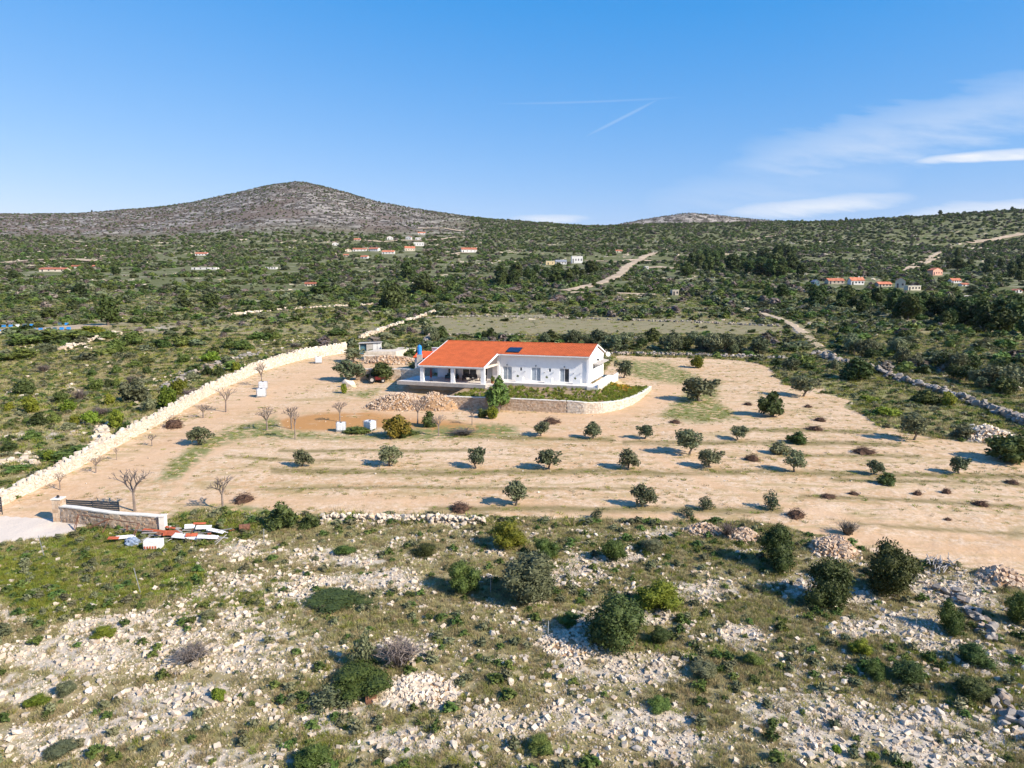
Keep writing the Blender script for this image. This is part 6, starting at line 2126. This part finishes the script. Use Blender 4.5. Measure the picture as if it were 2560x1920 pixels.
# ------------------------------------------------------------------ scrub, stones, grass too many to count
def clear_mask(X, Y, Z, px, py):
    """0 where nothing wild may grow: yard, meadow, tracks, house plots"""
    z, _, _ = zones(X, Y, Z)
    ok = (z['sand'] < .3) & ((z['field'] < .45) | (vnoise(X / 2.1, Y / 2.1, 5) > .88)) & (z['pave'] < .3)
    a, b = house_ab(X, Y)
    ok &= ~((a > -34) & (a < 4) & (b > -9) & (b < 18))
    for Q_, w in TRP:
        x0, x1, y0, y1 = Q_[:, 0].min() - w, Q_[:, 0].max() + w, Q_[:, 1].min() - w, Q_[:, 1].max() + w
        s = np.nonzero(ok & (X > x0) & (X < x1) & (Y > y0) & (Y < y1))[0]
        if len(s):
            dd = np.hypot(X[s][:, None] - Q_[None, ::2, 0], Y[s][:, None] - Q_[None, ::2, 1]).min(1)
            ok[s[dd < w * .62 + .6]] = False
    for f in FH:
        inb = (np.abs(px - f[0]) < f[2] * .55 + 1) & (py > f[1] - f[3] * .4 - 2) & (py < f[1] + f[3] * .75 + 5)
        ok &= ~inb
    return ok, z


def band(n, y0, y1, seed, half=.86):
    g = np.random.default_rng(seed)
    Y = np.sqrt(g.random(n) * (y1 * y1 - y0 * y0) + y0 * y0)
    X = (g.random(n) * 2 - 1) * (half * Y + 12)
    Z = gz(X, Y)
    return X, Y, Z, g


FAR = lib('far_scrub', [make_bush('far_green_%d' % i, 1100 + i, M_leaf, 170, .26, 7, .85) for i in range(3)] + [make_bush('far_dark_%d' % i, 1110 + i, M_dark, 170, .26, 7, .85) for i in range(2)]
          + [make_bush('far_olive_%d' % i, 1120 + i, M_olive, 150, .26, 7, .8) for i in range(2)] + [make_bush('far_brown_%d' % i, 1130 + i, M_twig, 120, .24, 7, .75) for i in range(2)])
# ids: 0-2 green, 3-4 dark, 5-6 olive, 7-8 brown


def far_scrub(name, n, y0, y1, seed, w0, w1, dens, label):
    X, Y, Z, g = band(n, y0, y1, seed)
    px, py = proj(X, Y, Z)
    ok, z = clear_mask(X, Y, Z, px, py)
    keep = ok & (g.random(n) < dens(X, Y, px, py, z))
    X, Y, Z, px = X[keep], Y[keep], Z[keep], px[keep]
    m = len(X)
    s = (w0 + (w1 - w0) * g.random(m) ** 1.6)
    s = s * np.where(zones(X, Y, Z)[0]['mount'] > .5, .7, 1)
    clump = fbm(X / 60, Y / 60, 91)
    r = g.random(m) + clump * .8
    mt = zones(X, Y, Z)[0]['mount']
    brown = (mt > .5) & (g.random(m) < .56 - .3 * sstep(Y, 1750, 2350)) | (g.random(m) < .13)
    vid = np.where(r < .42, g.integers(0, 3, m), np.where(r < .72, g.integers(3, 5, m), g.integers(5, 7, m)))
    vid = np.where(brown, g.integers(7, 9, m), vid)
    sc = np.stack([s * (.8 + .9 * g.random(m) ** 2), s * (.8 + .6 * g.random(m)), s * (.42 + .32 * g.random(m))], 1)
    P = np.stack([X, Y, Z - .08 * s], 1)
    return scatter(name, P, sc, g.random(m) * 6.28, vid, FAR, label, 'scrub'), m


def d_near(X, Y, px, py, z):
    n = fbm(X / 22, Y / 22, 61)
    left = px < 900
    base = np.where(left & (Y < 215), .07 + .7 * sstep(n, .06, .22), np.where(left, .22 + .6 * sstep(n, -.06, .14), .36 + .55 * sstep(n, -.1, .12)))
    return base


def d_mid(X, Y, px, py, z):
    n = fbm(X / 34, Y / 60, 62)
    rows = fbm(X / 70, Y / 9, 64, 2)
    return np.clip(.10 + .9 * sstep(n, -.11, .08), 0, 1) * np.where(rows > .22, .12, 1)


def d_far(X, Y, px, py, z):
    n = fbm(X / 90, Y / 90, 63)
    return np.where(z['mount'] > .4, .50 + .42 * sstep(n, -.1, .15), .95)


tot = []
tot.append(far_scrub('near_scrub', 7500, 132, 300, 1, 0.9, 4.2, d_near, 'scattered evergreen scrub on the slope behind the villa'))
tot.append(far_scrub('valley_scrub', 15000, 300, 620, 2, 1.8, 6.4, d_mid, 'dense green maquis filling the valley'))
tot.append(far_scrub('slope_scrub', 30000, 620, 1150, 3, 2.6, 7.4, d_mid, 'dark green maquis on the rising slope'))
tot.append(far_scrub('hill_scrub', 72000, 1150, 3050, 4, 3.5, 8.5, d_far, 'dark shrubs dotting the mountain and hills'))
print('scrub', [t[1] for t in tot])

# stones
RL = lib('stones', ROCKS_LOW)
X, Y, Z, g = band(330000, 23, 64, 21, .80)
px, py = proj(X, Y, Z)
ok, z = clear_mask(X, Y, Z, px, py)
n1, n2 = fbm(X / 1.6, Y / 1.6, 71), fbm(X / 7, Y / 7, 72)
w = np.clip(z['rock'] * .6 + n1 * 1.6 + n2 * .8 + .14, 0.03, 1) * (1 - .8 * z['lush'])
keep = ok & (g.random(len(X)) < w * .85) & (py > 1270)
X, Y, Z = X[keep], Y[keep], Z[keep]
m = len(X)
s = .042 + .32 * g.random(m) ** 15 + .075 * g.random(m) ** 2
big = np.argsort(-s)[:220]
rest = np.ones(m, bool); rest[big] = False
for i in big:
    o = link('loose_rock', ROCKM[int(g.integers(len(ROCKM)))], None, (X[i], Y[i], Z[i] - .05 * s[i]), (g.normal() * .3, g.normal() * .3, g.random() * 6.28), (s[i] * 1.25, s[i] * 1.25, s[i] * 1.2))
    tag(o, 'loose white limestone rock lying in the stony foreground grass', 'rock', 'loose rocks of the foreground')
rot = np.stack([g.normal(size=m) * .4, g.normal(size=m) * .4, g.random(m) * 6.28], 1)
scatter('scree_stones', np.stack([X, Y, Z - .03 * s], 1)[rest], np.stack([s, s, s], 1)[rest], rot[rest], g.integers(0, len(ROCKS_LOW), m)[rest], RL, 'white limestone rubble strewn over the foreground', 'stones')
print('stones', m)
# stones further off: left scrub and orchard
X, Y, Z, g = band(36000, 64, 190, 22, .80)
px, py = proj(X, Y, Z)
z, _, _ = zones(X, Y, Z)
wl = np.where(z['sand'] > .5, (.14 + .6 * np.clip(fbm(X / 4, Y / 4, 75), 0, 1)) * (1 - .85 * z['wheel']), np.clip(z['rock'] * .9 + fbm(X / 3, Y / 3, 73) * 1.4 - .1, 0, 1))
keep = (g.random(len(X)) < wl) & (z['pave'] < .2) & (z['weed'] < .5) & (z['field'] < .3)
a, b = house_ab(X, Y); keep &= ~((a > -34) & (a < 4) & (b > -9) & (b < 18))
X, Y, Z, sand = X[keep], Y[keep], Z[keep], z['sand'][keep]
m = len(X)
s = np.where(sand > .5, .08 + .14 * g.random(m) ** 2, .18 + .6 * g.random(m) ** 3)
scatter('field_stones', np.stack([X, Y, Z - .04 * s], 1), np.stack([s, s, s * .8], 1), np.stack([g.normal(size=m) * .3, g.normal(size=m) * .3, g.random(m) * 6.28], 1), g.integers(0, len(ROCKS_LOW), m), RL, 'small stones scattered over orchard soil and scrub', 'stones')

# pale outcrops and broken terrace walls in the valley
X, Y, Z, g = band(52000, 215, 1250, 23, .84)
px, py = proj(X, Y, Z)
ok, z = clear_mask(X, Y, Z, px, py)
rows = fbm(X / 70, Y / 9, 64, 2)
pat = fbm(X / 30, Y / 22, 67, 3)
keep = ok & (((rows > .20) & (fbm(X / 45, Y / 45, 68) > -.02)) | (pat > .245)) & (g.random(len(X)) < .8)
X, Y, Z = X[keep], Y[keep], Z[keep]
m = len(X)
s = (.5 + 1.3 * g.random(m) ** 3) * np.interp(Y, [215, 600, 1250], [.8, 1.5, 2.6])
scatter('valley_outcrops', np.stack([X, Y, Z - .1 * s], 1), np.stack([s * 1.6, s, s * .55], 1), np.stack([g.normal(size=m) * .15, g.normal(size=m) * .15, g.normal(size=m) * .5], 1), g.integers(0, len(ROCKS_LOW), m), RL, 'pale limestone outcrops and broken terrace walls in the valley', 'stones')
print('outcrops', m)
# grass
GT = lib('grass', [tuft('dry_tuft_%d' % i, 1200 + i, 34, M_drygrass, .030) for i in range(3)] + [tuft('green_tuft_%d' % i, 1210 + i, 38, M_grass, .034) for i in range(3)] + [make_bush('herb_%d' % i, 1220 + i, M_grey if i else M_leaf, 110, .22, 5, .5) for i in range(2)])
X, Y, Z, g = band(190000, 23, 66, 31, .80)
px, py = proj(X, Y, Z)
ok, z = clear_mask(X, Y, Z, px, py)
n1, n2 = fbm(X / 1.6, Y / 1.6, 71), fbm(X / 9, Y / 9, 82)
w = np.clip(.50 - z['rock'] * .42 - n1 * 1.1 + n2 * .7 + z['lush'] * .5, 0.05, 1)
keep = ok & (g.random(len(X)) < w) & (py > 1280)
X, Y, Z, lush, n2 = X[keep], Y[keep], Z[keep], z['lush'][keep], n2[keep]
m = len(X)
gr = g.random(m) < np.clip(.14 + .8 * lush + n2 * 1.2, .03, .95)
vid = np.where(gr, g.integers(3, 6, m), g.integers(0, 3, m))
herb = g.random(m) < .05
vid = np.where(herb, g.integers(6, 8, m), vid)
s = np.where(herb, .25 + .5 * g.random(m) ** 2, .18 + .26 * g.random(m))
scatter('grass_tufts', np.stack([X, Y, Z - .02], 1), np.stack([s * 1.25, s * 1.25, s * (.55 + .4 * g.random(m)) * np.where(gr, .9, 1)], 1), g.random(m) * 6.28, vid, GT, 'dry and green grass tufts of the rocky foreground', 'grass')
print('tufts', m)
# weeds in the orchard and grass of the mid distance
X, Y, Z, g = band(125000, 58, 190, 32, .82)
px, py = proj(X, Y, Z)
z, _, _ = zones(X, Y, Z)
rows = fbm(X / 7, Y / 1.8, 83, 3)
ws = (np.clip(.15 + rows * 1.5, 0.05, .8) + z['weed'] * .55 + z['row'] * .8) * (1 - .92 * z['wheel'])
w = np.where(z['sand'] > .5, ws * (1 - .7 * z['rust']), .45 + .5 * fbm(X / 5, Y / 5, 84))
a, b = house_ab(X, Y)
keep = (g.random(len(X)) < w) & (z['pave'] < .1) & ~((a > -31.5) & (a < 3) & (b > -7.5) & (b < 14))
X, Y, Z, sand, weed = X[keep], Y[keep], Z[keep], z['sand'][keep], z['weed'][keep]
m = len(X)
s = np.where(sand > .5, .16 + .34 * g.random(m) ** 2, .5 + .5 * g.random(m))
vid = np.where(g.random(m) < .35 + .4 * weed, g.integers(3, 6, m), g.integers(0, 3, m))
vid = np.where((sand < .5) & (g.random(m) < .22), g.integers(6, 8, m), vid)
scatter('field_grass', np.stack([X, Y, Z - .02], 1), np.stack([s * 1.5, s * 1.5, s * np.where(sand > .5, .45, .6)], 1), g.random(m) * 6.28, vid, GT, 'weeds in the orchard rows and wild grass around it', 'grass')
print('field grass', m)
X, Y, Z, g = band(34000, 190, 430, 34, .82)
px, py = proj(X, Y, Z)
ok, z = clear_mask(X, Y, Z, px, py)
fld = z['field'] > .4
keep = (ok | fld) & (g.random(len(X)) < np.where(fld, .35, .75))
X, Y, Z, fld = X[keep], Y[keep], Z[keep], fld[keep]
m = len(X)
s = (.6 + .9 * g.random(m) ** 2) * np.where(fld, .8, 1.1)
vid = np.where(g.random(m) < np.where(fld, .06, .3), g.integers(6, 8, m), np.where(g.random(m) < .4, g.integers(3, 6, m), g.integers(0, 3, m)))
scatter('meadow_grass', np.stack([X, Y, Z - .03], 1), np.stack([s * 1.6, s * 1.6, s * .55], 1), g.random(m) * 6.28, vid, GT, 'rough grass and low herbs between the bushes and in the meadow', 'grass')
# flower bed plants
g = np.random.default_rng(55)
K = BED.shape[1]
ii = g.integers(2, BED.shape[0] - 1, 1500); kk = g.random(1500) * (K - 1.01)
k0 = kk.astype(int); fr = (kk - k0)[:, None]
P = BED[ii, k0] * (1 - fr) + BED[ii, k0 + 1] * fr
FL = lib('bed_plants', [tuft('bed_tuft_%d' % i, 1300 + i, 40, M_grass, .05) for i in range(2)] + [make_bush('bed_herb', 1310, M_yg, 120, .2, 5, .5), tuft('bed_flower', 1311, 36, M_flower, .05)])
flw = (ii > BED.shape[0] * .72) & (kk > K * .35)
vid = np.where(flw & (g.random(1500) < .45), 3, g.integers(0, 3, 1500))
s = .35 + .3 * g.random(1500)
keep = g.random(1500) < np.clip(1.25 - kk / K, .25, 1)
scatter('bed_plants', P[keep], np.stack([s, s, s * .8], 1)[keep], (g.random(1500) * 6.28)[keep], vid[keep], FL, 'green herbs and orange flowers filling the garden bed', 'plants')

# smaller scraps and rubbish in the scrap pile
g = random.Random(78)
for k in range(26):
    mt = g.choice([M_wood, M_wood, M_woodwhite, M_woodred, M_rustm, M_conc])
    nm, lw = {M_wood: ('splintered_board', 'splintered grey board'), M_woodwhite: ('white_offcut', 'small white offcut'), M_woodred: ('red_offcut', 'small red offcut'), M_rustm: ('rusty_strip', 'rusty metal strip'), M_conc: ('grey_sheet', 'small grey sheet')}[mt]
    o = board(318 + g.uniform(0, 260), 1336 + g.uniform(-10, 26), g.uniform(.35, 1.3), g.uniform(.06, .3), g.uniform(-1.5, 1.5), g.uniform(-.4, .4), mt, nm, lw + ' among the litter of the scrap pile', lw + 's of the scrap pile', g.uniform(.1, .55), g.uniform(-.5, .5))

# ------------------------------------------------------------------ faint winter haze
def haze_box():
    mb = MB(); mb.box(-15000, 15000, -15000, 15000, -420, 640)
    m = bpy.data.materials.new('haze')
    m.use_nodes = True
    t = m.node_tree
    t.nodes.clear()
    out = t.nodes.new('ShaderNodeOutputMaterial')
    v = t.nodes.new('ShaderNodeVolumePrincipled')
    v.inputs['Color'].default_value = (0.80, 0.88, 1.0, 1)
    v.inputs['Density'].default_value = 0.000018
    v.inputs['Anisotropy'].default_value = 0.0
    t.links.new(v.outputs[0], out.inputs['Volume'])
    o = mb.build('haze', m)
    tag(o, 'faint blue air between the camera and the hills', None, kind='stuff')
    return o


haze_box()
